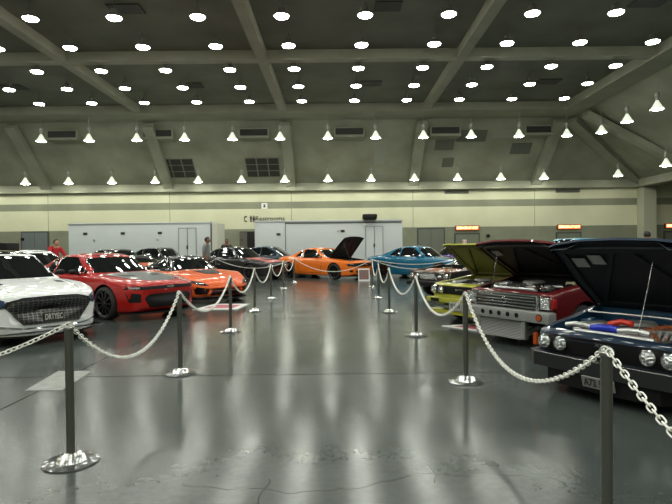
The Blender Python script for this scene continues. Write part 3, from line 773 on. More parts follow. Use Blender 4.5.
for n, px in ((3, 467), (4, 568.5), (5, 676)):
    x, d = door(n, px, 1.72, 2.18, dg)
    bm = bmesh.new(); box(bm, x - .34, x - .06, YW - .115, YW - .1, 1.5, 1.78); o = obj('door_notice', bm, nm, None, smooth=False)
    tag(o, 'small pinkish paper notice on the door under the %s lit exit sign' % {3: 'leftmost', 4: 'middle', 5: 'rightmost'}[n], 'notice')
    for dx in (-.07, .05):
        b2 = bmesh.new(); box(b2, x - .2 + dx - .015, x - .2 + dx + .03, YW - .12, YW - .115, 1.58, 1.70); obj('notice_mark', b2, M['red_lens'], o, smooth=False)
    t = thing('exit_sign', 'lit orange emergency exit sign, %s' % {3: 'over the doors behind the yellow car\'s raised hood', 4: 'over the doors behind the maroon truck\'s raised hood', 5: 'cut off by the right edge of the photo'}[n], 'sign', (x, YW - .1, 2.46))
    bm = bmesh.new(); box(bm, -.88, .88, -.06, .1, 0, .36, .02); obj('sign_box', bm, M['dark'], t, smooth=False)
    bm = bmesh.new(); box(bm, -.84, .84, -.075, -.06, .03, .33); p = obj('sign_face', bm, sg_r, t, smooth=False)
    text('sign_text', 'EMERGENCY EXIT', .24, sg_y, t, Matrix.Translation((0, -.08, .18)) @ RX, .004, .008, width=1.55)
# restrooms wayfinding lettering with pictograms
x0 = (270.5 - 336) * YW / 540
t = thing('restrooms_sign', 'dark wall lettering reading Restrooms with phone and people pictograms', 'sign', (x0, YW - .01, 3.48))
text('sign_text', 'Restrooms', .50, M['ink'], t, Matrix.Translation((.0, -.015, .0)) @ RX, .012, .0, width=2.15)
bm = bmesh.new()   # telephone handset
pts = [(-1.80 - .11 * math.sin(a), 0, .2 * math.cos(a)) for a in [PI * .12 + k * PI * .76 / 8 for k in range(9)]]
tube(bm, pts, .035, 6); box(bm, -1.86, -1.72, -.03, .02, .12, .22, .01); box(bm, -1.86, -1.72, -.03, .02, -.22, -.12, .01)
obj('phone_pictogram', bm, M['ink'], t)
for k, dx in enumerate((-1.42, -1.2)):
    bm = bmesh.new(); g = bmesh.ops.create_uvsphere(bm, u_segments=10, v_segments=6, radius=.05, matrix=Matrix.Translation((dx, -.02, .2)))
    w1, w0 = (.09, .04) if k == 0 else (.05, .11)
    prism(bm, [(dx - w1, .14), (dx + w1, .14), (dx + w0, -.08), (dx + .05, -.08), (dx + .05, -.24), (dx - .05, -.24), (dx - .05, -.08), (dx - w0, -.08)], 0, .02, mtx=RX)
    obj('person_pictogram', bm, M['ink'], t, smooth=False)
bm = bmesh.new(); box(bm, -.22, .22, -.03, 0, 0, .42); o = obj('wall_sign', bm, M['white'], smooth=False); o.location = ((265 - 336) * YW / 540, YW, 4.22); tag(o, 'small white pictogram sign on the dark stripe high on the back wall', 'sign')
b2 = bmesh.new(); prism(b2, [(-.1, .1), (.1, .1), (.04, .25), (.1, .32), (-.1, .32), (-.04, .25)], .03, .04, mtx=RX); obj('pictogram', b2, M['ink'], o, smooth=False)
# small fittings on the green wall band
for px, z, lab in ((23.5, 2.15, 'small dark camera on the wall beside the grey doors at left'), (242.5, 1.95, 'small dark box on the wall between the two white trailers'), (488, 2.05, 'small dark box on the wall right of the left exit sign')):
    bm = bmesh.new(); box(bm, -.12, .12, -.14, 0, -.1, .1, .02); cyl(bm, (0, -.2, -.02), (0, -.1, -.02), .06, seg=10); o = obj('wall_box', bm, M['dark']); o.location = ((px - 336) * YW / 540, YW, z); tag(o, lab, 'box')
bm = bmesh.new(); box(bm, -7.1, -5.95, YW - .1, YW - .005, 0, 2.55); struct('trim_60', bm, drk, smooth=False)
bm = bmesh.new(); box(bm, -7.1, -6.55, YW - .16, YW - .1, 0, 2.5); struct('trim_61', bm, mat('brown_panel', (.09, .08, .06), .6), smooth=False)

# ------------------------------------------------------------------ pendant high-bay lamps
lens_m = mat('lamp_glow', (1, 1, 1), .5, emit=(.98, 1.0, .90), es=LAMP)
refl_m = mat('prismatic_reflector', (.62, .66, .55), .25, spec=.8, emit=(.93, 1, .83), es=.75)
hous_m = mat('lamp_housing', (.30, .31, .27), .5, .3)
def make_bell():
    t = thing('bell_pendant_lamp', 'x', 'lamp')
    bm = bmesh.new(); lathe(bm, [(.001, .47), (.06, .47), (.075, .43), (.10, .38), (.15, .29), (.21, .18), (.27, .09), (.31, .045), (.33, .02), (.33, .0), (.315, .0), (.305, .03)], 22)
    obj('reflector', bm, refl_m, t)
    bm = bmesh.new(); lathe(bm, [(.27, .02), (.19, -.015), (.001, -.03)], 14); obj('lens', bm, lens_m, t, recalc=False)
    bm = bmesh.new(); lathe(bm, [(.001, .86), (.09, .86), (.12, .83), (.125, .64), (.11, .60), (.08, .57), (.07, .45), (.001, .45)], 14)
    obj('housing', bm, hous_m, t)
    bm = bmesh.new(); cyl(bm, (0, 0, .8), (0, 0, 1), .018, seg=6); obj('stem', bm, hous_m, t)
    return t
def make_bay():
    t = thing('pendant_lamp', 'x', 'lamp')
    bm = bmesh.new(); lathe(bm, [(.27, .0), (.285, .01), (.28, .05), (.20, .13), (.12, .16), (.12, .30), (.001, .30)], 22); obj('housing', bm, dark_h, t)
    bm = bmesh.new(); lathe(bm, [(.26, .0), (.24, -.03), (.16, -.05), (.001, -.06)], 18); obj('lens', bm, lens_m, t, recalc=False)
    bm = bmesh.new(); cyl(bm, (0, 0, .8), (0, 0, 1), .012, seg=6); obj('stem', bm, dark_h, t)
    return t
dark_h = mat('dark_lamp_housing', (.12, .12, .10), .6)
bell0, bay0 = make_bell(), make_bay(); used = {bell0: 0, bay0: 0}
def lamp(src, x, y, z, ztop, label, group):
    t = src if not used[src] else copy_tree(src); used[src] += 1
    t.location = (x, y, z); t['label'] = label; t['group'] = group
    s0 = .8 if src is bell0 else .28
    for c in t.children:
        if c.name.startswith('stem'): k = max(.05, (ztop - z - s0 + .03) / .2); c.scale = (1, 1, k); c.location = (0, 0, s0 - .8 * k)
    return t
rows = [19.22, 22.06, 24.98, 27.75, 30.55] + [16.3, 13.4, 10.5, 7.6, 4.7, 1.8, -1.1, -4.0, -6.9, -9.8, -12.7]
rn = ['nearest', 'second', 'third', 'fourth', 'farthest']
CL = {0: 'just left of the aisle', 1: 'just right of the aisle'}
W_ = ['second', 'third', 'fourth', 'fifth', 'sixth', 'seventh', 'eighth', 'ninth', 'tenth', 'eleventh', 'twelfth']
def colname(k):
    if k in CL: return CL[k]
    return '%s left of the aisle' % W_[-k - 1] if k < 0 else '%s right of the aisle' % W_[k - 2]
for ri, y in enumerate(rows):
    for k in range(-10, 6):
        x = -1.84 + 2.96 * k
        vis = ri < 5 and abs(x) / y < .64
        if not vis and y < 18 and x < -22: continue
        lamp(bay0, x, y, 9.62, ZP, ('round ceiling lamp in the %s row of the flat ceiling, %s' % (rn[ri], colname(k))) if vis else 'round lamp under the flat ceiling, outside the photo\'s view',
             'round lamps under the flat ceiling' if vis else 'round lamps beyond the photo frame')
for i in range(-9, 7):
    x = -3.45 + 3.013 * (i); 
    lamp(bell0, x, 34.15, 8.2, ZB - .08, 'bell lamp in the upper row before the sloped ceiling, %s' % colname(i), 'upper row of bell lamps')
for i in range(-9, 6):
    x = -.52 + 3.076 * i
    lamp(bell0, x, 38.5, 6.05, slope_pt(0, 38.5).z, 'bell lamp in the lower row under the sloped ceiling, %s' % colname(i), 'lower row of bell lamps')
def side_z(x): return ZB + .05 + (ZF - ZB - .05) * (x - XE - .9) / (XS - XE - .9)
for i, y in enumerate((33.0, 30.1, 27.3, 24.4, 21.5, 18.6, 15.7, 12.8, 9.9, 7, 4.1, 1.2)):
    vis = i < 3
    lamp(bell0, 16.25, y, 8.15, side_z(16.25), ['bell lamp on the right-hand slope, closest to the ceiling corner', 'bell lamp on the right-hand slope, second from the corner', 'bell lamp at the right edge, third from the ceiling corner'][i] if vis else 'bell lamp high on the right-hand slope, outside the photo\'s view', 'upper row on the right slope' if vis else 'upper right slope lamps beyond the frame')
for i, (x, y) in enumerate([(19.64, 37.56), (20.07, 32.82)] + [(20.07, 29.9 - 2.9 * k) for k in range(9)]):
    lamp(bell0, x, y, 6.07, min(side_z(x), slope_pt(x, y).z if y > YS else 99), ['lone bell lamp low beside the corner column', 'low bell lamp on the right slope cut by the photo\'s right edge'][i] if i < 2 else 'bell lamp low on the right-hand slope, outside the photo\'s view', 'lower row on the right slope' if i < 2 else 'lower right slope lamps beyond the frame')

# ------------------------------------------------------------------ stanchions and chains
pole_m = mat('grey_pole', (.15, .155, .135), .33, .7)
disc_m = mat('clear_base_disc', (.05, .055, .052), .16, .3, coat=.6)
ruf = mat('crinkled_chrome', (.80, .81, .80), .12, 1)
chain_m = mat('white_plastic_chain', (.86, .86, .80), .4, coat=.2)
HP = .962
def make_stanchion():
    t = thing('stanchion', 'x', 'stanchion')
    bm = bmesh.new(); lathe(bm, [(.029, .02), (.029, HP - .02)], 20); obj('pole', bm, pole_m, t, recalc=False)
    bm = bmesh.new(); lathe(bm, [(.030, HP - .022), (.034, HP - .02), (.034, HP - .006), (.026, HP), (.001, HP)], 20)
    tube(bm, [(.034 * math.cos(a), .0, HP - .004 + .026 * math.sin(a)) for a in [PI * k / 8 for k in range(9)]], .004, 6)
    obj('cap', bm, M['steel'], t, recalc=True)
    bm = bmesh.new(); lathe(bm, [(.001, 0.0), (.187, 0), (.190, .004), (.187, .009), (.16, .013), (.12, .018), (.03, .022)], 40); obj('base_plate', bm, disc_m, t)
    bm = bmesh.new(); seg = 72; rings = []
    for r, h, a in ((.108, .014, .0), (.10, .021, .004), (.09, .030, .009), (.08, .036, .011), (.068, .045, .010), (.05, .050, .006), (.036, .064, .002), (.0295, .068, 0)):
        rings.append([bm.verts.new(((r + a * .9 * math.cos(9 * th + r * 60)) * math.cos(th), (r + a * .9 * math.cos(9 * th + r * 60)) * math.sin(th), h + a * 1.1 * math.sin(9 * th + r * 90))) for th in [2 * PI * i / seg for i in range(seg)]])
    for p, q in zip(rings, rings[1:]):
        for i in range(seg): bm.faces.new((p[i], p[(i + 1) % seg], q[(i + 1) % seg], q[i]))
    obj('base_dome', bm, ruf, t)
    return t
st0 = make_stanchion(); nst = 0
def stanchion(x, y, label, group):
    global nst
    t = st0 if nst == 0 else copy_tree(st0); nst += 1
    t.location = (x, y, 0); t.rotation_euler = (0, 0, random.uniform(0, 6)); t['label'] = label; t['group'] = group
def link_bm(bm, mtx, wire=.0044, a=.0250, w=.0135, ns=16, nr=7):
    vs = []; pts = []
    for i in range(ns):
        t = 2 * PI * i / ns
        x = (a - w) * (1 if math.cos(t) > 0 else -1) * min(1, abs(math.cos(t)) * 2.2) + w * math.cos(t) * 1.0
        pts.append((x, w * math.sin(t) * 1.05, 0))
    n0 = len(bm.verts)
    old = set(bm.verts)
    tube(bm, pts, wire, nr, closed=True)
    nv = [v for v in bm.verts if v not in old]
    bmesh.ops.transform(bm, matrix=mtx, verts=nv)
def chain_pts(p0, p1, sag, pitch):
    p0 = Vector(p0); p1 = Vector(p1)
    def P(t):
        p = p0.lerp(p1, t); p.z -= sag * (1 - (2 * t - 1) ** 2); return p
    pts = [P(i / 400) for i in range(401)]
    out = []; acc = 0; nxt = pitch / 2
    for a, b in zip(pts, pts[1:]):
        l = (b - a).length
        while acc + l >= nxt:
            k = (nxt - acc) / l; out.append((a.lerp(b, k), (b - a).normalized())); nxt += pitch
        acc += l
    return out
lm_bm = bmesh.new(); link_bm(lm_bm, Matrix.Identity(4)); LINK = bpy.data.meshes.new('link'); lm_bm.to_mesh(LINK); lm_bm.free(); LINK.materials.append(chain_m)
for p in LINK.polygons: p.use_smooth = True
def link_mtx(p, t, i):
    s = t.cross(Vector((0, 0, 1))).normalized(); u = s.cross(t).normalized()
    m = Matrix((t, s, u)).transposed().to_4x4()
    return Matrix.Translation(p) @ m @ Matrix.Rotation((PI / 4 if i % 2 else -PI / 4) + .12 * math.sin(i * 1.7), 4, 'X')
def chain(p0, p1, sag, label, group, near=False, low=False):
    pl = chain_pts(p0, p1, sag, .0388)
    if near:
        t = thing('plastic_chain', label, 'chain', p0, 0, group)
        for i, (p, d) in enumerate(pl):
            o = bpy.data.objects.new('link', LINK); C.objects.link(o); o.parent = t
            o.matrix_local = Matrix.Translation(-Vector(p0)) @ link_mtx(p, d, i)
    else:
        bm = bmesh.new()
        for i, (p, d) in enumerate(pl): link_bm(bm, link_mtx(p, d, i), .0050, ns=8 if low else 12, nr=4 if low else 5)
        o = obj('plastic_chain', bm, chain_m); tag(o, label, 'chain', group)
ZC = HP + .018
LP = [(-4.6, 3.4), (-1.89, 3.8), (-1.87, 6.42), (-1.87, 9.5), (-1.89, 12.45), (-1.85, 15.3), (-1.81, 18.5), (-1.70, 21.8)]
RP = [(1.41, -.15), (1.37, 2.74), (1.41, 5.9), (1.31, 8.9), (1.17, 12.0), (1.18, 15.15), (1.26, 19.0)]
LLAB = ['grey stanchion post out of view left of the nearest left post', 'nearest grey stanchion post on the left, its round base fully in view', 'grey stanchion post in front of the red coupe', 'grey stanchion post beside the white sheet by the orange sports car', 'grey stanchion post at the nose of the orange sports car', 'third-farthest grey stanchion post of the left row', 'second-farthest grey stanchion post of the left row', 'farthest grey stanchion post of the left row, by the orange coupe\'s rear wheel']
RLAB = ['slim grey stanchion post out of view at lower right', 'nearest grey stanchion post on the right, in front of the dark blue car\'s plate', 'grey stanchion post in front of the maroon truck\'s grille', 'grey stanchion post beside the yellow car\'s headlights', 'grey stanchion post in front of the blue coupe\'s door, fourth of the right row', 'second-farthest grey stanchion post of the right row', 'farthest grey stanchion post of the right row, by the orange coupe\'s nose']
for (x, y), l in zip(LP, LLAB): stanchion(x, y, l, 'left row of stanchions')
for (x, y), l in zip(RP, RLAB): stanchion(x, y, l, 'right row of stanchions')
XP = (-5.07, 22.75); stanchion(*XP, 'grey stanchion post standing before the black coupe\'s side', 'far stanchions')
XQ = [(4.35, 18.6), (4.9, 20.9)]
stanchion(*XQ[0], 'grey stanchion post hidden behind the open-hood cars, in front of the blue coupe', 'far stanchions'); stanchion(*XQ[1], 'grey stanchion post beside the blue coupe\'s nose', 'far stanchions')
CLL = ['white chain running out of the photo at lower left', 'white chain sagging before the white and red cars', 'white chain hanging before the red coupe and the white sheet', 'white chain hanging before the orange sports car\'s grille', 'white chain of the left row, third from its far end', 'white chain of the left row, second from its far end', 'white chain at the far end of the left row']
CRL = ['white chain running out of the photo at lower right', 'white chain between the dark blue car and the maroon truck', 'white chain hanging before the maroon truck and yellow car', 'white chain hanging before the black car\'s open engine', 'white chain of the right row, second from its far end', 'white chain at the far end of the right row']
LS = [.36, .47, .40, .40, .41, .42, .42]; RS = [.42, .49, .42, .42, .42, .45]
for i in range(7):
    a, b = LP[i], LP[i + 1]; chain((a[0], a[1], ZC), (b[0], b[1], ZC), LS[i], CLL[i], 'left row chains', near=i < 2, low=i > 3)
for i in range(6):
    a, b = RP[i], RP[i + 1]; chain((a[0], a[1], ZC), (b[0], b[1], ZC), RS[i], CRL[i], 'right row chains', near=i < 2, low=i > 3)
chain((LP[-1][0], LP[-1][1], ZC), (XP[0], XP[1], ZC), .40, 'white chain across the side of the black coupe', 'cross chains', low=True)
chain((XP[0], XP[1], ZC), (-6.9, 22.3, ZC), .35, 'white chain at the rear of the black coupe', 'cross chains', low=True)
stanchion(-6.9, 22.3, 'grey stanchion post hidden behind the orange sports car', 'far stanchions')
chain((LP[-1][0], LP[-1][1], ZC), (RP[-1][0], RP[-1][1], ZC), .48, 'white chain closing the aisle before the orange coupe', 'cross chains', low=True)
chain((RP[-1][0], RP[-1][1], ZC), (XQ[0][0], XQ[0][1], ZC), .34, 'lower white chain across the side of the blue coupe', 'cross chains', low=True)
chain((RP[-1][0], RP[-1][1], ZC), (XQ[1][0], XQ[1][1], ZC), .22, 'upper white chain across the side of the blue coupe', 'cross chains', low=True)
# ------------------------------------------------------------------ the cars
P = {}
P['white'] = paint('pearl_white_paint', (.76, .78, .78), .3, 0)
P['red'] = paint('red_paint', (.38, .006, .003), .3, .2)
P['orange'] = paint('orange_paint', (.72, .105, .008), .3, .15)
P['amber'] = paint('amber_orange_paint', (.80, .17, .012), .3, .15)
P['black'] = paint('black_paint', (.006, .006, .007), .2, 0)
P['blue'] = paint('turquoise_blue_paint', (.002, .12, .22), .3, .35)
P['purple'] = paint('purple_paint', (.10, .03, .30), .3, .3)
P['maroon'] = paint('maroon_paint', (.11, .004, .007), .3, .3)
P['yellow'] = paint('olive_yellow_paint', (.36, .36, .035), .35, 0)
P['navy'] = paint('dark_blue_paint', (.004, .018, .042), .25, .3)
P['charcoal'] = paint('charcoal_paint', (.035, .04, .038), .3, .4)
P['teal'] = paint('dark_teal_paint', (.008, .03, .05), .25, .3)
P['skyblue'] = paint('sky_blue_paint', (.06, .33, .50), .3, .2)
stripe = mat('satin_grey_stripe', (.10, .105, .11), .38, .2, coat=.3)
redstripe = mat('red_hood_paint', (.55, .05, .05), .35, .1, coat=.8)
navy_liner = mat('navy_hood_underside', (.004, .009, .012), .65)
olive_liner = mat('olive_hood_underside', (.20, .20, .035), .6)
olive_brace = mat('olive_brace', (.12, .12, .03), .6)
black_liner = mat('dark_hood_liner', (.009, .006, .007), .6)
navy_bay = mat('blue_engine_bay', (.006, .05, .11), .4, coat=.5)
olive_bay = mat('olive_engine_bay', (.2, .2, .03), .5)
maroon_bay = mat('maroon_engine_bay', (.10, .008, .012), .4, coat=.5)
brown = mat('copper_brown_paint', (.20, .075, .045), .35, .3, coat=1)
# -- white hatchback at the left edge
wsp = sedan(rim='black', H=1.46, W=1.93, mirror_m=M['dark'])
w = car('sedan_car', 'white sedan with a wide dark mesh grille, cut by the photo\'s left edge', (-4.53, 8.62), -38, wsp, P['white'])
r = w.root
for pl in sym([(.0, .72), (.40, .715), (.60, .665), (.66, .60), (.42, .32), (0, .305)]): pass
w.patch('grille', [(-.40, .715), (0, .725), (.40, .715), (.60, .665), (.66, .60), (.43, .32), (-.43, .32), (-.66, .60), (-.60, .665)], 'front', M['grille_bright'], off=.022, depth=.05, grid=.04)
w.patch('grille_frame', [(-.42, .745), (0, .757), (.42, .745), (.64, .69), (.70, .60), (.645, .60), (.595, .672), (.40, .722), (0, .732), (-.40, .722), (-.595, .672), (-.645, .60), (-.70, .60), (-.64, .69)], 'front', M['dark'], off=.026, depth=.05, grid=.05)
for s in (1, -1):
    w.patch('headlight', [(s * .655, .625), (s * .66, .71), (s * .76, .755), (s * .90, .765), (s * .91, .66), (s * .74, .575)][::s], 'front', M['navy_lens'], off=.016, grid=.04)
    f = w.patch('side_intake', [(s * .80, .52), (s * .90, .56), (s * .90, .34), (s * .74, .30)][::s], 'front', M['dark'], off=.006)
    w.patch('fog_lamp', [(s * .815, .46), (s * .86, .48), (s * .86, .36), (s * .80, .35)][::s], 'front', M['lens'], par=f, off=.014)
    w.patch('hood_vent', [(w.X(.80), s * .42), (w.X(.74), s * .52), (w.X(.92), s * .56), (w.X(1.0), s * .46)], 'top', M['dark'], off=.006)
    w.patch('hood_crease', [(w.X(.15), s * .52), (w.X(1.2), s * .70), (w.X(1.2), s * .71), (w.X(.15), s * .53)], 'top', P['charcoal'], off=.002, depth=.006, grid=.15)
w.patch('sunroof', [(w.X(2.10), -.50), (w.X(2.05), 0), (w.X(2.10), .50), (w.X(3.5), .52), (w.X(3.5), -.52)], 'top', M['glass'], b=w.cbvh)
w.patch('chrome_lip', [(-.46, .285), (0, .27), (.46, .285), (.74, .33), (.90, .36), (.90, .33), (.74, .295), (.45, .25), (0, .238), (-.45, .25), (-.74, .295), (-.90, .33), (-.90, .36), (-.74, .33)], 'front', M['chrome'], off=.02, depth=.04)
splitter(w, .13, .93, .05, M['dark'], .03); splitter(w, .165, .96, .09, M['chrome'], .018, s1=.2, name='splitter_trim')
plate(w, .42, w.sp['L'] / 2 + .015, 'DRTYEC', .31, .155, back=mat('plate_dark', (.03, .03, .025), .4), ink=mat('plate_letters', (.5, .5, .46), .5), tw=.27, ts=.13)
# -- red coupe with grey stripes
rs = muscle()
c = car('sports_car', 'glossy red coupe with grey hood panel and black wheels, behind the second left post', (-3.52, 11.45), -33, rs, P['red'])
c.patch('upper_grille', [(-.62, .635), (-.60, .70), (0, .71), (.60, .70), (.62, .635), (0, .64)], 'front', M['dark'], off=.008)
em = c.patch('emblem', [(-.08, .665), (-.08, .69), (.08, .69), (.08, .665)], 'front', M['chrome'], off=.016)
for s in (1, -1):
    h = c.patch('headlight', [(s * .60, .635), (s * .58, .70), (s * .84, .725), (s * .90, .71), (s * .86, .64)][::s], 'front', M['dark'], off=.006)
    c.patch('lamp_lens', [(s * .68, .655), (s * .68, .69), (s * .82, .70), (s * .82, .66)][::s], 'front', M['alloy'], par=h, off=.014)
    c.patch('side_intake', [(s * .66, .55), (s * .86, .58), (s * .82, .38), (s * .66, .38)][::s], 'front', M['dark'], off=.006)
    c.patch('hood_vent', [(c.X(.92), s * .22), (c.X(.82), s * .26), (c.X(.88), s * .46), (c.X(1.08), s * .50)], 'top', M['dark'], off=.010)
lg = c.patch('lower_grille', [(-.50, .54), (.50, .54), (.60, .46), (.48, .26), (-.48, .26), (-.60, .46)], 'front', M['dark'], off=.01, grid=.05)
c.patch('hood_panel', [(c.X(.22), -.30), (c.X(.18), 0), (c.X(.22), .30), (c.X(.60), .58), (c.X(1.40), .66), (c.X(1.40), -.66), (c.X(.60), -.58)], 'top', stripe, off=.005, grid=.09)
splitter(c, .14, .90, .04, M['dark'], .025)
c.patch('bumper_crease', [(-.70, .245), (0, .225), (.70, .245), (.70, .235), (0, .213), (-.70, .235)], 'front', M['red_lens'], off=.012)
# -- orange sports car with a black roof
os_ = muscle(L=4.52, W=1.93, H=1.235, wb=2.71, fo=.98, bow=.34,
             top=[(0, .42), (.03, .50), (.12, .58), (.4, .68), (1.0, .80), (1.5, .86), (2.4, .84), (3.3, .88), (4.0, .92), (4.4, .88), (4.48, .75), (4.52, .5)],
             sho=[(0, .40), (.05, .48), (.2, .56), (.6, .70), (1.0, .77), (1.6, .76), (3.3, .84), (4.2, .84), (4.45, .72), (4.52, .46)],
             cab=dict(s=(1.5, 2.2, 2.75, 3.9), belt=.84, w=(.78, .50), bp=2.7))
c = car('sports_car', 'low orange sports car with black roof, behind the third left post', (-2.88, 14.35), -46, os_, P['orange'], P['black'])
for s in (1, -1):
    h = c.patch('headlight', [(s * .52, .475), (s * .60, .555), (s * .74, .60), (s * .88, .62), (s * .86, .56), (s * .70, .49)][::s], 'front', M['dark'], off=.012, grid=.05)
    c.patch('lamp_lens', [(s * .62, .51), (s * .66, .55), (s * .80, .585), (s * .78, .55)][::s], 'front', M['lens'], par=h, off=.020)
    c.patch('side_intake', [(s * .50, .40), (s * .84, .46), (s * .80, .26), (s * .56, .22)][::s], 'front', M['grille'], off=.006)
c.patch('lower_grille', [(-.42, .38), (.42, .38), (.48, .22), (-.48, .22)], 'front', M['grille'], off=.006)
c.patch('hood_scoop', [(c.X(.75), -.24), (c.X(.70), 0), (c.X(.75), .24), (c.X(1.25), .34), (c.X(1.25), -.34)], 'top', M['dark'], off=.01)
splitter(c, .11, .92, .05, M['dark'], .02)
# -- black coupe with a red hood
bs = muscle(L=5.0, W=1.92, H=1.46, wb=2.95, cab=dict(s=(1.5, 2.25, 3.2, 4.3), belt=.96, w=(.82, .60)),
            top=[(0, .58), (.03, .70), (.10, .78), (.35, .84), (1.0, .92), (1.55, .98), (2.4, .96), (3.4, 1.0), (4.2, 1.06), (4.82, 1.02), (4.96, .85), (5.0, .6)],
            sho=[(0, .55), (.05, .66), (.2, .74), (.6, .80), (1.2, .87), (2.2, .90), (3.5, .95), (4.3, .95), (4.92, .82), (5.0, .55)])
c = car('muscle_car', 'black coupe with a red hood, parked behind the cross chain at left', (-2.45, 23.55), -33, bs, P['black'])
c.patch('grille', [(-.75, .68), (.75, .68), (.72, .54), (-.72, .54)], 'front', M['dark'])
c.patch('hood_panel', [(c.X(.16), -.55), (c.X(.12), 0), (c.X(.16), .55), (c.X(1.42), .66), (c.X(1.42), -.66)], 'top', redstripe, off=.006, grid=.09)
c.patch('hood_scoop', [(c.X(.55), -.18), (c.X(.55), .18), (c.X(.95), .18), (c.X(.95), -.18)], 'top', M['dark'], off=.02)
for s in (1, -1): round_lamp(c, s * .62, .61, .07); round_lamp(c, s * .42, .61, .06)
# -- orange coupe with raised hood at the end of the aisle
oc = muscle(bay=(.30, 1.40, .58, .66), rim='black', H=1.38)
c = car('sports_car', 'bright orange coupe with raised dark hood, side-on at the aisle\'s far end', (1.22, 23.4), -42, oc, P['amber'])
oc['bay_mat'] = M['under']
c.patch('upper_grille', [(-.80, .58), (-.84, .70), (0, .72), (.84, .70), (.80, .58), (0, .56)], 'front', M['dark'], off=.008)
for s in (1, -1):
    c.patch('headlight', [(s * .60, .60), (s * .60, .69), (s * .80, .69), (s * .78, .60)][::s], 'front', M['glass'], off=.014)
    f = c.patch('fog_lamp', [(s * .62, .36), (s * .66, .42), (s * .74, .42), (s * .78, .36), (s * .70, .32)][::s], 'front', M['dark'], off=.008)
c.patch('lower_grille', [(-.50, .40), (.50, .40), (.44, .26), (-.44, .26)], 'front', M['grille'], off=.006)
splitter(c, .14, .88, .04, M['dark'], .03)
engine(c, .30, 1.40, .58, .86, 'v8', 3)
hood(c, .22, 1.42, .66, .74, 53, M['dark'], black_liner, stickers=0)
# -- turquoise coupe
bc = muscle(L=4.95, H=1.42, W=1.92, rim='black', cab=dict(s=(1.5, 2.25, 3.2, 4.3), belt=.94, w=(.81, .59)))
c = car('muscle_car', 'metallic turquoise blue coupe side-on behind two white chains', (5.6, 22.35), -40, bc, P['blue'])
c.patch('side_scoop', [(c.X(3.05), .62), (c.X(3.10), .70), (c.X(3.35), .72), (c.X(3.30), .60)], 'right', M['dark'])
c.patch('grille', [(-.75, .62), (.75, .62), (.72, .50), (-.72, .50)], 'front', M['dark'])
c.patch('hood_scoop', [(c.X(.6), -.3), (c.X(.6), .3), (c.X(1.1), .35), (c.X(1.1), -.35)], 'top', M['dark'], off=.01)
for s in (1, -1): round_lamp(c, s * .60, .56, .06)
# -- black classic with open engine, brown fenders
ks = boxy(L=4.5, W=1.75, H=1.36, wb=2.6, fo=.8, r=.31, bay=(.16, 1.2, .66, .70), mirror=False)
ks['bay_mat'] = M['under']
c = car('classic_car', 'black and copper-brown classic with open engine bay, in front of the turquoise coupe', (2.52, 14.9), 211, ks, P['black'])
for s in (1, -1):
    c.patch('fender_top', [(c.X(.10), s * .70), (c.X(.10), s * .84), (c.X(1.3), s * .86), (c.X(1.3), s * .73)], 'top', brown, off=.006)
    round_lamp(c, s * .70, .62, .085); round_lamp(c, s * .48, .62, .07)
c.patch('nose_panel', [(c.X(.02), -.78), (c.X(.02), .78), (c.X(.14), .78), (c.X(.14), -.78)], 'top', brown, off=.006)
c.patch('grille', [(-.36, .69), (.36, .69), (.36, .54), (-.36, .54)], 'front', M['chrome'], off=.01)
b = bmesh.new(); box(b, 2.22, 2.33, -.84, .84, .36, .48, .03); obj('bumper', b, M['dark'], c.root)
engine(c, .16, 1.2, .66, .86, 'v8', 5, ['alu', 'copper', 'copper'])
# -- olive yellow classic, hood up
ys = boxy(L=4.1, W=1.60, H=1.36, bay=(.12, 1.14, .60, .66)); ys['bay_mat'] = olive_liner
c = car('classic_car', 'olive-yellow classic hatchback with raised yellow hood, twin round lamps', (2.27, 9.93), 213, ys, P['yellow'])
c.patch('nose_band', [(-.76, .72), (.76, .72), (.76, .56), (-.76, .56)], 'front', M['dark'], off=.010, grid=.1)
for s in (1, -1): round_lamp(c, s * .66, .645, .075, c.X(-.015)); round_lamp(c, s * .47, .645, .07, c.X(-.015))
tm = Matrix.Translation((c.X(-.03), .05, .645)) @ Matrix(((0, 0, 1, 0), (1, 0, 0, 0), (0, 1, 0, 0), (0, 0, 0, 1)))
text('grille_badge', 'ESCORT', .06, M['chrome'], c.root, tm, .003, .001, width=.26)
b = bmesh.new(); box(b, c.X(.1), c.X(-.10), -.80, .80, .40, .50, .03); obj('bumper', b, P['yellow'], c.root)
b = bmesh.new(); prism(b, [(c.X(-.08), -.72), (c.X(-.08), .72), (c.X(.2), .78), (c.X(.2), -.78)], .20, .27); obj('front_spoiler', b, P['yellow'], c.root, smooth=False)
c.patch('lower_grille', [(-.62, .39), (.62, .39), (.58, .29), (-.58, .29)], 'front', M['dark'], off=.02)
plate(c, .36, c.X(-.115), 'YLO 74', .31, .15, back=mat('silver_plate', (.35, .36, .34), .4), tw=.24)
for s in (1, -1):
    b = bmesh.new(); box(b, c.X(-.112), c.X(-.09), s * .55 - .10, s * .55 + .10, .42, .48, .005); obj('indicator', b, M['dark'], c.root, smooth=False)
engine(c, .12, 1.14, .60, .86, 'i4', 9, ['alu', 'dark', 'rubber'])
hood(c, .06, 1.16, .66, .70, 41, P['yellow'], olive_liner, edge=olive_brace)
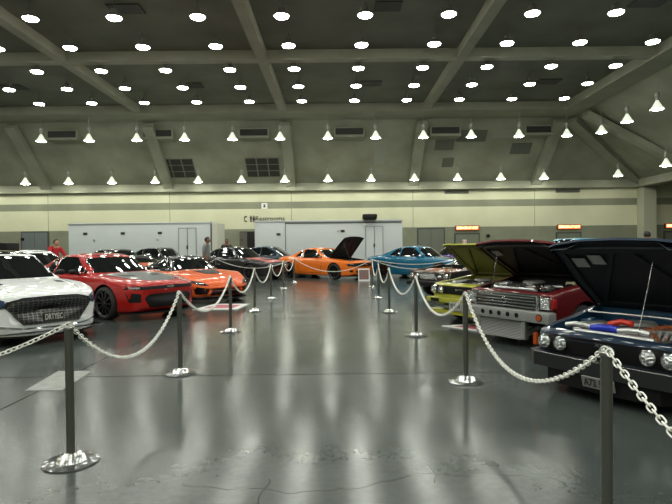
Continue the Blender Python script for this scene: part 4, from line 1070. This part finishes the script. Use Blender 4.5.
# -- maroon pickup truck, hood up
ms = boxy(L=4.7, W=1.62, H=1.50, wb=2.7, fo=.72, r=.31, rim='black', bay=(.10, 1.10, .64, .70),
          top=[(0, .77), (.02, .80), (.08, .82), (.6, .90), (1.15, .98), (2.4, .98), (4.5, .96), (4.68, .94), (4.7, .9)],
          sho=[(0, .74), (.02, .76), (.08, .78), (.6, .85), (1.15, .93), (2.4, .94), (4.5, .93), (4.68, .9), (4.7, .85)],
          bot=[(0, .45), (.02, .42), (.1, .38), (.5, .24), (2.4, .20), (4.0, .26), (4.7, .36)],
          wid=[(0, .95), (.03, .965), (.12, .98), (.4, .99), (.95, 1.0), (2.4, .99), (4.6, .98), (4.7, .96)],
          cab=dict(s=(1.22, 1.80, 2.55, 2.75), belt=.95, w=(.78, .60), bp=2.45, rt=.02, q=.1, qz=.02)); ms['bay_mat'] = M['dark']
c = car('pickup_truck', 'maroon pickup truck with raised hood, chrome grille and silver bumper', (2.53, 8.02), 211.5, ms, P['maroon'])
X0 = c.X(0)
b = bmesh.new(); box(b, X0 - .01, X0 + .03, -.56, .56, .575, .77, .01)
g = obj('grille', b, M['dark'], c.root)
for z in (.60, .645, .69, .735):
    b = bmesh.new(); box(b, X0 + .015, X0 + .055, -.54, .54, z - .012, z + .012, .006); obj('grille_bar', b, M['chrome'], g)
b = bmesh.new(); box(b, X0 + .0, X0 + .05, -.60, .60, .755, .79, .012); box(b, X0, X0 + .05, -.60, -.55, .57, .76, .01); box(b, X0, X0 + .05, .55, .60, .57, .76, .01); obj('grille_surround', b, M['chrome'], g)
b = bmesh.new(); lathe(b, [(.04, .0), (.045, .01), (.03, .015)], 16, 'x', (X0 + .055, 0, .68)); obj('emblem', b, M['chrome'], g)
for s in (1, -1):
    b = bmesh.new(); box(b, X0 - .02, X0 + .035, s * .69 - .085, s * .69 + .085, .59, .77, .015); h = obj('headlight', b, M['chrome'], c.root)
    b = bmesh.new(); box(b, X0 + .03, X0 + .045, s * .69 - .07, s * .69 + .07, .605, .755, .006); obj('lamp_lens', b, M['lens'], h)
    b = bmesh.new(); box(b, X0 - .08, X0 + .015, s * .765, s * .81, .60, .74, .015); obj('corner_lamp', b, M['red_lens'], c.root)
bt = mat('silver_bumper', (.42, .43, .42), .35, .6)
b = bmesh.new(); box(b, X0 - .05, X0 + .12, -.82, .82, .40, .56, .03); bp_ = obj('bumper', b, bt, c.root)
for y in (-.28, -.12, .04, .20, .36):
    b = bmesh.new(); cyl(b, (X0 + .10, -y, .48), (X0 + .123, -y, .48), .036, seg=16); obj('bumper_hole', b, M['dark'], bp_)
b = bmesh.new(); cyl(b, (X0 + .10, .66, .48), (X0 + .13, .66, .48), .04, seg=16); obj('marker_lamp', b, M['amber'], bp_)
b = bmesh.new(); cyl(b, (X0 + .10, .66, .48), (X0 + .124, .66, .48), .052, seg=16); obj('marker_ring', b, M['dark'], bp_)
b = bmesh.new(); box(b, X0 - .02, X0 + .05, -.48, .30, .12, .40, .01); obj('intercooler', b, slat_mat('intercooler_fins', (.20, .20, .20), (.38, .38, .37), 14), c.root, smooth=False)
for s in (-.52, .34):
    b = bmesh.new(); box(b, X0 - .03, X0 + .06, s - .04, s + .04, .13, .39, .02); cyl(b, (X0, s, .2), (X0 - .3, s, .28), .04, seg=10); obj('intercooler_tank', b, M['alu'], c.root)
# bed behind the cab
b = bmesh.new(); box(b, c.X(4.62), c.X(2.85), -.72, .72, .93, .985, .01); obj('bed_cover', b, M['dark'], c.root)
engine(c, .10, 1.10, .64, .95, 'i4', 12, ['alu', 'rubber', 'dark'])
hood(c, .02, 1.12, .73, .77, 38, P['maroon'], black_liner, stickers=1, prop=.8)
# -- dark blue classic, hood up, right foreground
ns_ = boxy(L=4.0, W=1.60, H=1.22, wb=2.40, fo=.78, r=.285, bay=(.10, 1.12, .66, .69), mirror=False, rim='mesh',
           top=[(0, .54), (.02, .60), (.08, .625), (.6, .70), (1.2, .80), (2.4, .80), (3.8, .80), (3.95, .75), (4.0, .6)],
           sho=[(0, .51), (.02, .57), (.08, .595), (.6, .665), (1.2, .755), (2.4, .76), (3.8, .75), (4.0, .5)],
           bot=[(0, .32), (.02, .28), (.1, .25), (.45, .22), (.6, .12), (2.4, .11), (3.6, .14), (4.0, .25)],
           cab=dict(s=(1.20, 1.80, 2.9, 3.6), belt=.78, w=(.72, .55), bp=2.4)); ns_['bay_mat'] = navy_bay
c = car('classic_car', 'low dark blue classic with raised hood and four round lamps, right foreground', (2.51, 5.10), 212, ns_, P['navy'])
c.patch('nose_band', [(-.76, .575), (.76, .575), (.76, .40), (-.76, .40)], 'front', M['dark'], off=.012, grid=.1)
for s in (1, -1): round_lamp(c, s * .62, .495, .072, c.X(-.02)); round_lamp(c, s * .435, .495, .072, c.X(-.02))
b = bmesh.new()
prism(b, [(c.X(-.09), -.70), (c.X(-.12), 0), (c.X(-.09), .70), (c.X(.02), .82), (c.X(.60), .835), (c.X(.60), .78), (c.X(.05), .76), (c.X(.05), -.76), (c.X(.60), -.78), (c.X(.60), -.835), (c.X(.02), -.82)], .25, .385)
obj('bumper', b, mat('satin_black_bumper', (.012, .013, .014), .5), c.root, smooth=False)
b = bmesh.new(); tube(b, [(c.X(.3), -.83, .39), (c.X(.02), -.815, .39), (c.X(-.09), -.70, .39), (c.X(-.12), 0, .39), (c.X(-.09), .70, .39), (c.X(.02), .815, .39), (c.X(.3), .83, .39)], .004, 6); obj('bumper_trim', b, M['alloy'], c.root)
b = bmesh.new(); prism(b, [(c.X(-.05), -.56), (c.X(-.10), 0), (c.X(-.05), .56), (c.X(.25), .70), (c.X(.25), -.70)], .10, .25); obj('front_spoiler', b, M['dark'], c.root, smooth=False)
plate(c, .20, c.X(-.13), 'A72 51A', .32, .11, y=.04, ry=.25, back=mat('plate_pale', (.20, .20, .19), .5), tw=.28, ts=.10)
for s in (1, -1):
    b = bmesh.new(); box(b, c.X(.03), c.X(-.0), s * .745, s * .770, .44, .55, .008); obj('corner_lamp', b, M['amber'], c.root)
tm = Matrix.Translation((c.X(-.025), .02, .535)) @ Matrix(((0, 0, 1, 0), (1, 0, 0, 0), (0, 1, 0, 0), (0, 0, 0, 1)))
text('grille_badge', 'XR4i', .05, M['chrome'], c.root, tm, .003, .001, width=.16)
engine(c, .10, 1.12, .66, .73, 'i4', 21, ['alu', 'rubber', 'copper'])
b = bmesh.new(); tube(b, [(c.X(.3), -.12, .70), (c.X(.36), -.02, .73), (c.X(.34), .10, .72)], .028, 10); obj('hose', b, M['redhose'], c.root)
for i, (y, m, r_) in enumerate(((-.10, 'bluehose', .034), (.18, 'alu', .036), (-.38, 'alu', .03))):
    b = bmesh.new(); tube(b, [(c.X(.20), y - .14, .655), (c.X(.22), y - .05, .67), (c.X(.23), y + .06, .67), (c.X(.24), y + .14, .655)], r_, 12); obj('intake_pipe', b, M[m], c.root)
for k in range(5):
    b = bmesh.new(); tube(b, [(c.X(.30), .22 + k * .06, .58), (c.X(.40), .21 + k * .06, .655), (c.X(.52), .20 + k * .06, .64), (c.X(.6), .2 + k * .06, .57)], .022, 8); obj('intake_runner', b, M['alu'], c.root)
hood(c, .03, 1.14, .74, .76, 48, P['navy'], navy_liner, stickers=2, prop=-.42)
b = bmesh.new(); tube(b, [(c.X(.82), -.66, .735), (c.X(.82), 0, .745), (c.X(.82), .66, .735)], .013, 8); obj('strut_brace', b, M['steel'], c.root)
b = bmesh.new(); tube(b, [(c.X(1.08), -.72, .80), (c.X(1.10), 0, .82), (c.X(1.08), .72, .80)], .010, 6); obj('cowl_trim', b, M['steel'], c.root)

# -- further rows, partly hidden
def simple(name, label, F, a, sp, pm, cm_=None, lamps=False):
    c = car(name, label, F, a, sp, pm, cm_)
    c.patch('grille', [(-.6, .62), (.6, .62), (.55, .48), (-.55, .48)], 'front', M['dark'])
    for s in (1, -1): c.patch('headlight', [(s * .62, .58), (s * .64, .68), (s * .86, .72), (s * .84, .60)][::s], 'front', M['lens'])
    return c
simple('sedan_car', 'white-roofed sedan glimpsed behind the white mesh-grille sedan', (-7.75, 15.5), -38, sedan(H=1.44), P['white'])
simple('muscle_car', 'dark coupe with white-lit roof, in front of the left white trailer', (-8.05, 22.85), -40, muscle(H=1.42), P['black'])
simple('sports_car', 'orange-red car with dark roof, just behind the red coupe\'s roof', (-5.6, 18.3), -42, muscle(H=1.2, cab=dict(s=(1.5, 2.2, 2.8, 3.9), belt=.86, w=(.78, .52))), P['orange'], P['black'])
simple('muscle_car', 'charcoal classic coupe in front of the left trailer\'s double doors', (-6.85, 27.4), -20, muscle(H=1.46, L=4.9, cab=dict(s=(1.5, 2.1, 3.2, 4.2), belt=.95, w=(.82, .62))), P['charcoal'])
simple('sedan_car', 'dark blue car in front of the right white trailer, left of the orange coupe', (-1.15, 28.0), -15, sedan(H=1.46), P['teal'])
simple('sports_car', 'purple car with black roof glimpsed right of the turquoise coupe', (4.75, 25.4), 235, muscle(H=1.36), P['purple'], P['black'])
#, left of the black coupe', (-5.6, 22.2), -45, muscle(H=1.30), P['black'])
sk = simple('van', 'sky-blue van whose roof shows above the maroon truck\'s raised hood', (8.2, 21.2), 215, boxy(L=4.4, W=1.74, H=1.68, cab=dict(s=(1.0, 1.6, 3.6, 4.2), belt=1.0, w=(.82, .70))), P['skyblue'])
sk.root['category'] = 'van'

# ------------------------------------------------------------------ trailers
tw_ = mat('trailer_white', (.62, .66, .66), .45, coat=.2); N, L_, b_ = nodes(tw_)
tr_edge = mat('trailer_trim', (.45, .48, .48), .35, .6); beige = mat('trailer_nose_beige', (.62, .62, .52), .5); seam = mat('seam_grey', (.10, .11, .11), .6)
def trailer(x0, x1, y, h, label, doors, marks, vents, beige_nose=False, panel=None):
    t = thing('cargo_trailer', label, 'trailer', ((x0 + x1) / 2, y + 1.2, 0)); ln = (x1 - x0) / 2
    b = bmesh.new(); box(b, -ln, ln, -1.2, 1.2, .45, h, .06); obj('body', b, tw_, t, sharp=50)
    b = bmesh.new(); box(b, -ln - .01, ln + .01, -1.225, -1.19, h - .12, h - .02, .01); box(b, -ln - .01, ln + .01, 1.19, 1.225, h - .12, h - .02, .01); obj('top_rail', b, tr_edge, t, smooth=False)
    b = bmesh.new(); box(b, -ln - .01, ln + .01, -1.225, -1.19, .45, .62, .01); obj('bottom_rail', b, tr_edge, t, smooth=False)
    for px in doors:
        dx = px - (x0 + x1) / 2
        for s in (0, 1):
            b = bmesh.new(); xa = dx + s * .50 - .50
            box(b, xa + .01, xa + .49, -1.235, -1.19, .7, 2.55, .01); d = obj('door', b, tw_, t, smooth=False)
            b = bmesh.new(); box(b, xa - .015, xa + .01, -1.24, -1.2, .68, 2.57); box(b, xa + .49, xa + .515, -1.24, -1.2, .68, 2.57); box(b, xa, xa + .5, -1.24, -1.2, 2.55, 2.58); obj('door_edge', b, seam, d, smooth=False)
        b = bmesh.new(); box(b, dx - .05, dx + .03, -1.28, -1.23, 1.35, 1.55, .01); obj('latch', b, M['dark'], t, smooth=False)
    for px, z in marks:
        dx = px - (x0 + x1) / 2; b = bmesh.new(); box(b, dx - .12, dx + .12, -1.235, -1.19, z - .07, z + .07, .01); obj('side_vent', b, M['ink'], t, smooth=False)
    for px, z in vents:
        dx = px - (x0 + x1) / 2; b = bmesh.new(); cyl(b, (dx, -1.22, z), (dx, -1.19, z), .07, seg=14); obj('round_port', b, tr_edge, t)
    if beige_nose:
        b = bmesh.new(); prism(b, [(ln - .02, -1.2), (ln + .30, -1.0), (ln + .45, -.4), (ln + .45, .4), (ln + .30, 1.0), (ln - .02, 1.2)], .5, h - .08); obj('nose', b, beige, t, sharp=20)
        b = bmesh.new(); box(b, ln - .06, ln + .03, -1.22, -1.19, .5, h, .005); obj('corner_post', b, seam, t, smooth=False)
    for i in range(2):
        b = bmesh.new(); cyl(b, (i * .9 - .45 - ln * .2, -1.19, .36), (i * .9 - .45 - ln * .2, -.95, .36), .36, seg=24); obj('wheel', b, M['tyre'], t)
        b = bmesh.new(); cyl(b, (i * .9 - .45 - ln * .2, .95, .36), (i * .9 - .45 - ln * .2, 1.19, .36), .36, seg=24); obj('wheel', b, M['tyre'], t)
    b = bmesh.new(); cyl(b, (-ln * .8, -.8, 0), (-ln * .8, -.8, .5), .04, seg=8); cyl(b, (ln * .8, -.8, 0), (ln * .8, -.8, .5), .04, seg=8); obj('jack', b, M['steel'], t)
    if panel:
        b = bmesh.new(); dx = panel - (x0 + x1) / 2; box(b, dx - .01, dx + .02, -1.235, -1.19, .6, h - .12); box(b, dx + .02, ln - .05, -1.235, -1.19, h - .2, h - .12); obj('awning_rail', b, seam, t, smooth=False)
    return t
T1 = trailer(-15.6, -7.25, 31.5, 2.92, 'long white enclosed trailer with beige nose, left of the restrooms sign', [-8.65], [(-14.6, 2.3), (-12.42, 2.3), (-10.25, 2.3)], [(-14.1, 1.9), (-10.4, 1.9)], True)
T2 = trailer(-4.75, 3.9, 31.6, 2.96, 'long white enclosed trailer with roof unit, behind the orange coupe', [2.25], [(-3.35, 2.15), (.40, 2.3)], [(.15, 2.3)], False, panel=-2.95)
b = bmesh.new(); box(b, -.42, .42, -.35, .35, 0, .30, .08); box(b, -.34, .36, -.42, .42, .02, .2, .05); o = obj('air_conditioner', b, M['dark']); o.location = (1.98, 31.4, 2.96); tag(o, 'black roof air-conditioner box on the right white trailer', 'air conditioner')

# ------------------------------------------------------------------ people
def skin_mesh(pts, edges, rad, m, name, parent, sub=2, root=0):
    me = bpy.data.meshes.new('t'); me.from_pydata([Vector(p) for p in pts], edges, []); o = bpy.data.objects.new('t', me); C.objects.link(o)
    md = o.modifiers.new('s', 'SKIN')
    for i, r in enumerate(rad):
        sv = me.skin_vertices[0].data[i]; sv.radius = (r, r) if not isinstance(r, tuple) else r; sv.use_root = (i == root)
    s = o.modifiers.new('u', 'SUBSURF'); s.levels = sub; s.render_levels = sub
    dg = bpy.context.evaluated_depsgraph_get(); dg.update(); out = bpy.data.meshes.new_from_object(o.evaluated_get(dg)); bpy.data.objects.remove(o)
    out.materials.clear(); out.materials.append(m); return link(name, out, parent, True, 180)
def person(label, x, y, rz, h, shirt, trousers, skin, arms='work', tilt=.0, hat=None, beard=False):
    """local +x is the facing direction"""
    t = thing('person', label, 'person', (x, y, 0), rz); k = h / 1.78
    def S(p): return (p[0] * k, p[1] * k, p[2] * k)
    f = tilt
    hip = (0, 0, .95); ch = (f * .35, 0, 1.25); nk = (f * .8, 0, 1.48); hd = (f * 1.3 + .01, 0, 1.61)
    if arms == 'work': el = lambda s: (f + .16, s * .30, 1.12); hn = lambda s: (f + .42, s * .14, 1.08)
    elif arms == 'chest': el = lambda s: (f + .08, s * .30, 1.10); hn = lambda s: (f + .28, s * .04, 1.28)
    else: el = lambda s: (f - .03, s * .26, 1.16); hn = lambda s: (f + .08, s * .25, .92)
    pts = [hip, ch, nk, (nk[0] + .01, 0, 1.54)]; ed = [(0, 1), (1, 2), (2, 3)]; rad = [.12, .135, .075, .055]
    for s in (1, -1):
        b0 = len(pts); sh = (nk[0] - .01, s * .19, 1.43); e_ = el(s); h_ = hn(s)
        pts += [sh, e_, h_]; ed += [(2, b0), (b0, b0 + 1), (b0 + 1, b0 + 2)]; rad += [.062, .045, .03]
        for q, (dy, ln) in enumerate(((-.03, .075), (-.01, .085), (.01, .08), (.03, .065))):
            b1 = len(pts); dv = Vector((h_[0] - e_[0], h_[1] - e_[1], h_[2] - e_[2])).normalized()
            pts += [tuple(Vector(h_) + dv * .06 + Vector((0, dy * .7, 0))), tuple(Vector(h_) + dv * (.06 + ln * .8) + Vector((0, dy, -.02)))]; ed += [(b0 + 2, b1), (b1, b1 + 1)]; rad += [.011, .008]
        b1 = len(pts); pts += [tuple(Vector(h_) + Vector((.03, -s * .05, .01)))]; ed += [(b0 + 2, b1)]; rad += [.010]
        b1 = len(pts); pts += [(0, s * .10, .88), (.02, s * .11, .48), (-.02, s * .12, .08), (.12, s * .13, .035)]; ed += [(0, b1), (b1, b1 + 1), (b1 + 1, b1 + 2), (b1 + 2, b1 + 3)]; rad += [.09, .062, .04, .035]
    body = skin_mesh([S(p) for p in pts], ed, [r * k for r in rad], skin, 'body', t)
    # head with a face, one mesh joined onto the body's neck line
    bm = bmesh.new(); bm.from_mesh(body.data)
    g = bmesh.ops.create_uvsphere(bm, u_segments=20, v_segments=16, radius=1)
    for v in g['verts']:
        x_, y_, z_ = v.co
        jaw = .80 if z_ < -.3 else 1
        v.co = Vector(((hd[0] + .015 + x_ * .098 * (1 if x_ < 0 else .95)) * k, y_ * .075 * jaw * k, (hd[2] + .015 + z_ * .118) * k))
    g = bmesh.ops.create_cone(bm, cap_ends=True, segments=6, radius1=.018 * k, radius2=.006 * k, depth=.05 * k, matrix=Matrix.Translation(Vector((hd[0] + .112, 0, hd[2] + .0)) * k) @ Matrix.Rotation(-.3, 4, 'Y'))
    for s in (1, -1):
        g = bmesh.ops.create_uvsphere(bm, u_segments=8, v_segments=6, radius=.022 * k, matrix=Matrix.Translation(Vector((hd[0] + .01, s * .075, hd[2] + .005)) * k) @ Matrix.Diagonal((1, .4, 1.3, 1)))
    bm.to_mesh(body.data); bm.free()
    for p in body.data.polygons: p.use_smooth = True
    for s in (1, -1):
        bm = bmesh.new(); bmesh.ops.create_uvsphere(bm, u_segments=8, v_segments=6, radius=.010 * k, matrix=Matrix.Translation(Vector((hd[0] + .103, s * .03, hd[2] + .02)) * k)); obj('eye', bm, M['ink'], t)
    bm = bmesh.new(); box(bm, (hd[0] + .098) * k, (hd[0] + .107) * k, -.022 * k, .022 * k, (hd[2] - .052) * k, (hd[2] - .045) * k, .002); obj('mouth', bm, M['red_lens'], t)
    bm = bmesh.new(); g = bmesh.ops.create_uvsphere(bm, u_segments=20, v_segments=14, radius=1)
    for v in g['verts']:
        x_, y_, z_ = v.co
        if x_ > .2 and z_ < .45: x_ = .2; 
        v.co = Vector(((hd[0] + .008 + x_ * .112) * k, y_ * .088 * k, (hd[2] + .04 + z_ * (.112 if z_ > 0 else .085)) * k))
    obj('hat' if hat else 'hair', bm, hat or M['hair'], t)
    # shirt and trousers as their own skins slightly outside the body
    pts = [(0, 0, .90), ch, (nk[0], 0, 1.44)]; ed = [(0, 1), (1, 2)]; rad = [.145, .155, .085]
    for s in (1, -1):
        b0 = len(pts); e_ = el(s); sh = Vector((nk[0] - .01, s * .19, 1.43)); half = Vector(e_)
        pts += [tuple(sh), tuple(half)]; ed += [(2, b0), (b0, b0 + 1)]; rad += [.082, .058]
    skin_mesh([S(p) for p in pts], ed, [r * k for r in rad], shirt, 'shirt', t)
    pts = [(0, 0, .94)]; ed = []; rad = [.135]
    for s in (1, -1):
        b0 = len(pts); pts += [(0, s * .10, .86), (.02, s * .11, .48), (-.02, s * .12, .12)]; ed += [(0, b0), (b0, b0 + 1), (b0 + 1, b0 + 2)]; rad += [.105, .08, .065]
    skin_mesh([S(p) for p in pts], ed, [r * k for r in rad], trousers, 'trousers', t)
    for s in (1, -1):
        bm = bmesh.new(); box(bm, -.08 * k, .20 * k, (s * .125 - .05) * k, (s * .125 + .05) * k, 0, .085 * k, .025); obj('shoe', bm, M['dark'], t)
    return t
red_shirt = mat('red_shirt', (.42, .012, .02), .8); grey_shirt = mat('grey_shirt', (.17, .19, .19), .8); blk = mat('black_cloth', (.015, .015, .018), .85); jeans = mat('dark_trousers', (.02, .025, .04), .85)
person('person in a red shirt looking down, behind the white and red cars', -10.45, 20.0, -.5, 1.85, red_shirt, jeans, M['skin'], 'work', .10)
person('person in a grey shirt facing right, before the left trailer\'s end', -5.15, 21.4, -.1, 1.90, grey_shirt, jeans, M['skin_dark'], 'down', .03)
person('person in dark clothes behind the black coupe, only the head showing', -5.65, 27.9, -1.2, 1.90, blk, blk, M['skin_dark'], 'down', .0)
person('dark-haired person whose head top shows above the dark blue raised hood', 8.65, 15.0, 1.45, 1.83, blk, blk, M['skin'], 'down', .0)

# ------------------------------------------------------------------ odds and ends
def flat_board(name, label, cat, pts, m, art):
    b = bmesh.new(); quad_slab(b, [(x, y, .004) for x, y in pts], (0, 0, 1), .012); o = obj(name, b, m, smooth=False); tag(o, label, cat)
    cx = sum(p[0] for p in pts) / 4; cy = sum(p[1] for p in pts) / 4
    b = bmesh.new(); quad_slab(b, [(cx + (x - cx) * .68, cy + (y - cy) * .6, .0165) for x, y in pts], (0, 0, 1), .002); obj('printed_area', b, art, o, smooth=False)
pk = mat('pink_print', (.45, .12, .16), .5); bw = mat('board_white', (.75, .76, .74), .4)
flat_board('show_board', 'white board with pink print lying flat before the orange sports car', 'board', [(-3.42, 12.75), (-2.35, 12.75), (-2.25, 13.9), (-3.15, 14.0)], bw, pk)
flat_board('show_board', 'white board with pink print lying flat beneath the maroon truck\'s intercooler', 'board', [(1.92, 9.85), (2.6, 8.95), (3.0, 9.5), (2.55, 10.1)], bw, pk)
t = thing('show_board', 'small standing board with a colourful print under the orange coupe\'s nose', 'board', (1.15, 22.3, 0), .1)
b = bmesh.new(); box(b, -.24, .24, -.01, .01, -.0, .52, .003, mtx=Matrix.Rotation(-.15, 4, 'X')); obj('panel', b, bw, t, smooth=False)
pm_ = mat('colour_print', (.3, .3, .3), .4); noise_col(pm_, (.28, .08, .07), (.12, .16, .15), 9, 3, .4, .6)
b = bmesh.new(); box(b, -.20, .20, -.016, -.01, .06, .46, mtx=Matrix.Rotation(-.15, 4, 'X')); obj('printed_area', b, pm_, t, smooth=False)
b = bmesh.new(); tube(b, [(0, .08, .5), (0, .30, .01)], .012, 6); obj('prop_leg', b, M['dark'], t)
b = bmesh.new(); quad_slab(b, [(-3.32, 5.72), (-2.92, 5.72), (-2.92, 6.62), (-3.32, 6.62)] and [(-3.32, 5.72, .001), (-2.93, 5.72, .001), (-3.0, 6.6, .001), (-3.42, 6.6, .001)], (0, 0, 1), .004)
cvm = mat('floor_hatch_grey', (.24, .25, .235), .4); noise_col(cvm, (.20, .21, .195), (.28, .29, .27), 9, 5)
o = obj('floor_hatch', b, cvm, smooth=False); tag(o, 'pale square utility hatch set in the floor by the nearest left post', 'hatch')
# black equipment cabinet with curved pipe and silver upright, far left
t = thing('equipment_cabinet', 'black equipment cabinet with bent black pipe, behind the white sedan at left', 'cabinet', (-9.2, 14.6, 0), -.1)
b = bmesh.new(); box(b, -.25, .33, 0, .5, 1.0, 1.66, .03); box(b, -.22, .30, .03, .47, .1, 1.0, .02); obj('cabinet_body', b, M['dark'], t)
b = bmesh.new(); box(b, -.36, -.26, .05, .2, 1.0, 1.66, .01); obj('side_bracket', b, M['steel'], t)
b = bmesh.new(); tube(b, [(-.12, .2, 1.66), (-.12, .2, 1.85), (-.15, .2, 1.95), (-.25, .2, 2.0), (-.6, .2, 1.98)], .03, 8); obj('bent_pipe', b, M['dark'], t)
b = bmesh.new(); tube(b, [(-.36, .12, 0), (-.36, .12, 1.66)], .025, 8); tube(b, [(.3, .12, 0), (.3, .12, 1.0)], .025, 8); obj('upright', b, M['steel'], t)

# ------------------------------------------------------------------ camera and world
f_px = 540.0
cd = bpy.data.cameras.new('camera'); cam = bpy.data.objects.new('camera', cd); C.objects.link(cam)
cd.sensor_width = 36; cd.sensor_fit = 'HORIZONTAL'; cd.lens = f_px / 672 * 36; cd.clip_end = 200
cam.location = (0, 0, CAM_H)
pitch = math.atan((252 - 244.5) / f_px); roll = .0105
cam.matrix_world = Matrix.Translation(cam.location) @ Matrix.Rotation(PI / 2 - pitch, 4, 'X') @ Matrix.Rotation(-roll, 4, 'Z')
bpy.context.scene.camera = cam
wd = bpy.data.worlds.new('world'); bpy.context.scene.world = wd; wd.use_nodes = True
wd.node_tree.nodes['Background'].inputs[0].default_value = (.5, .52, .45, 1); wd.node_tree.nodes['Background'].inputs[1].default_value = 0.02
vs = bpy.context.scene.view_settings; vs.view_transform = 'Standard'; vs.look = 'None'; vs.exposure = 0.0; vs.gamma = 1.0; vs.use_curve_mapping = False
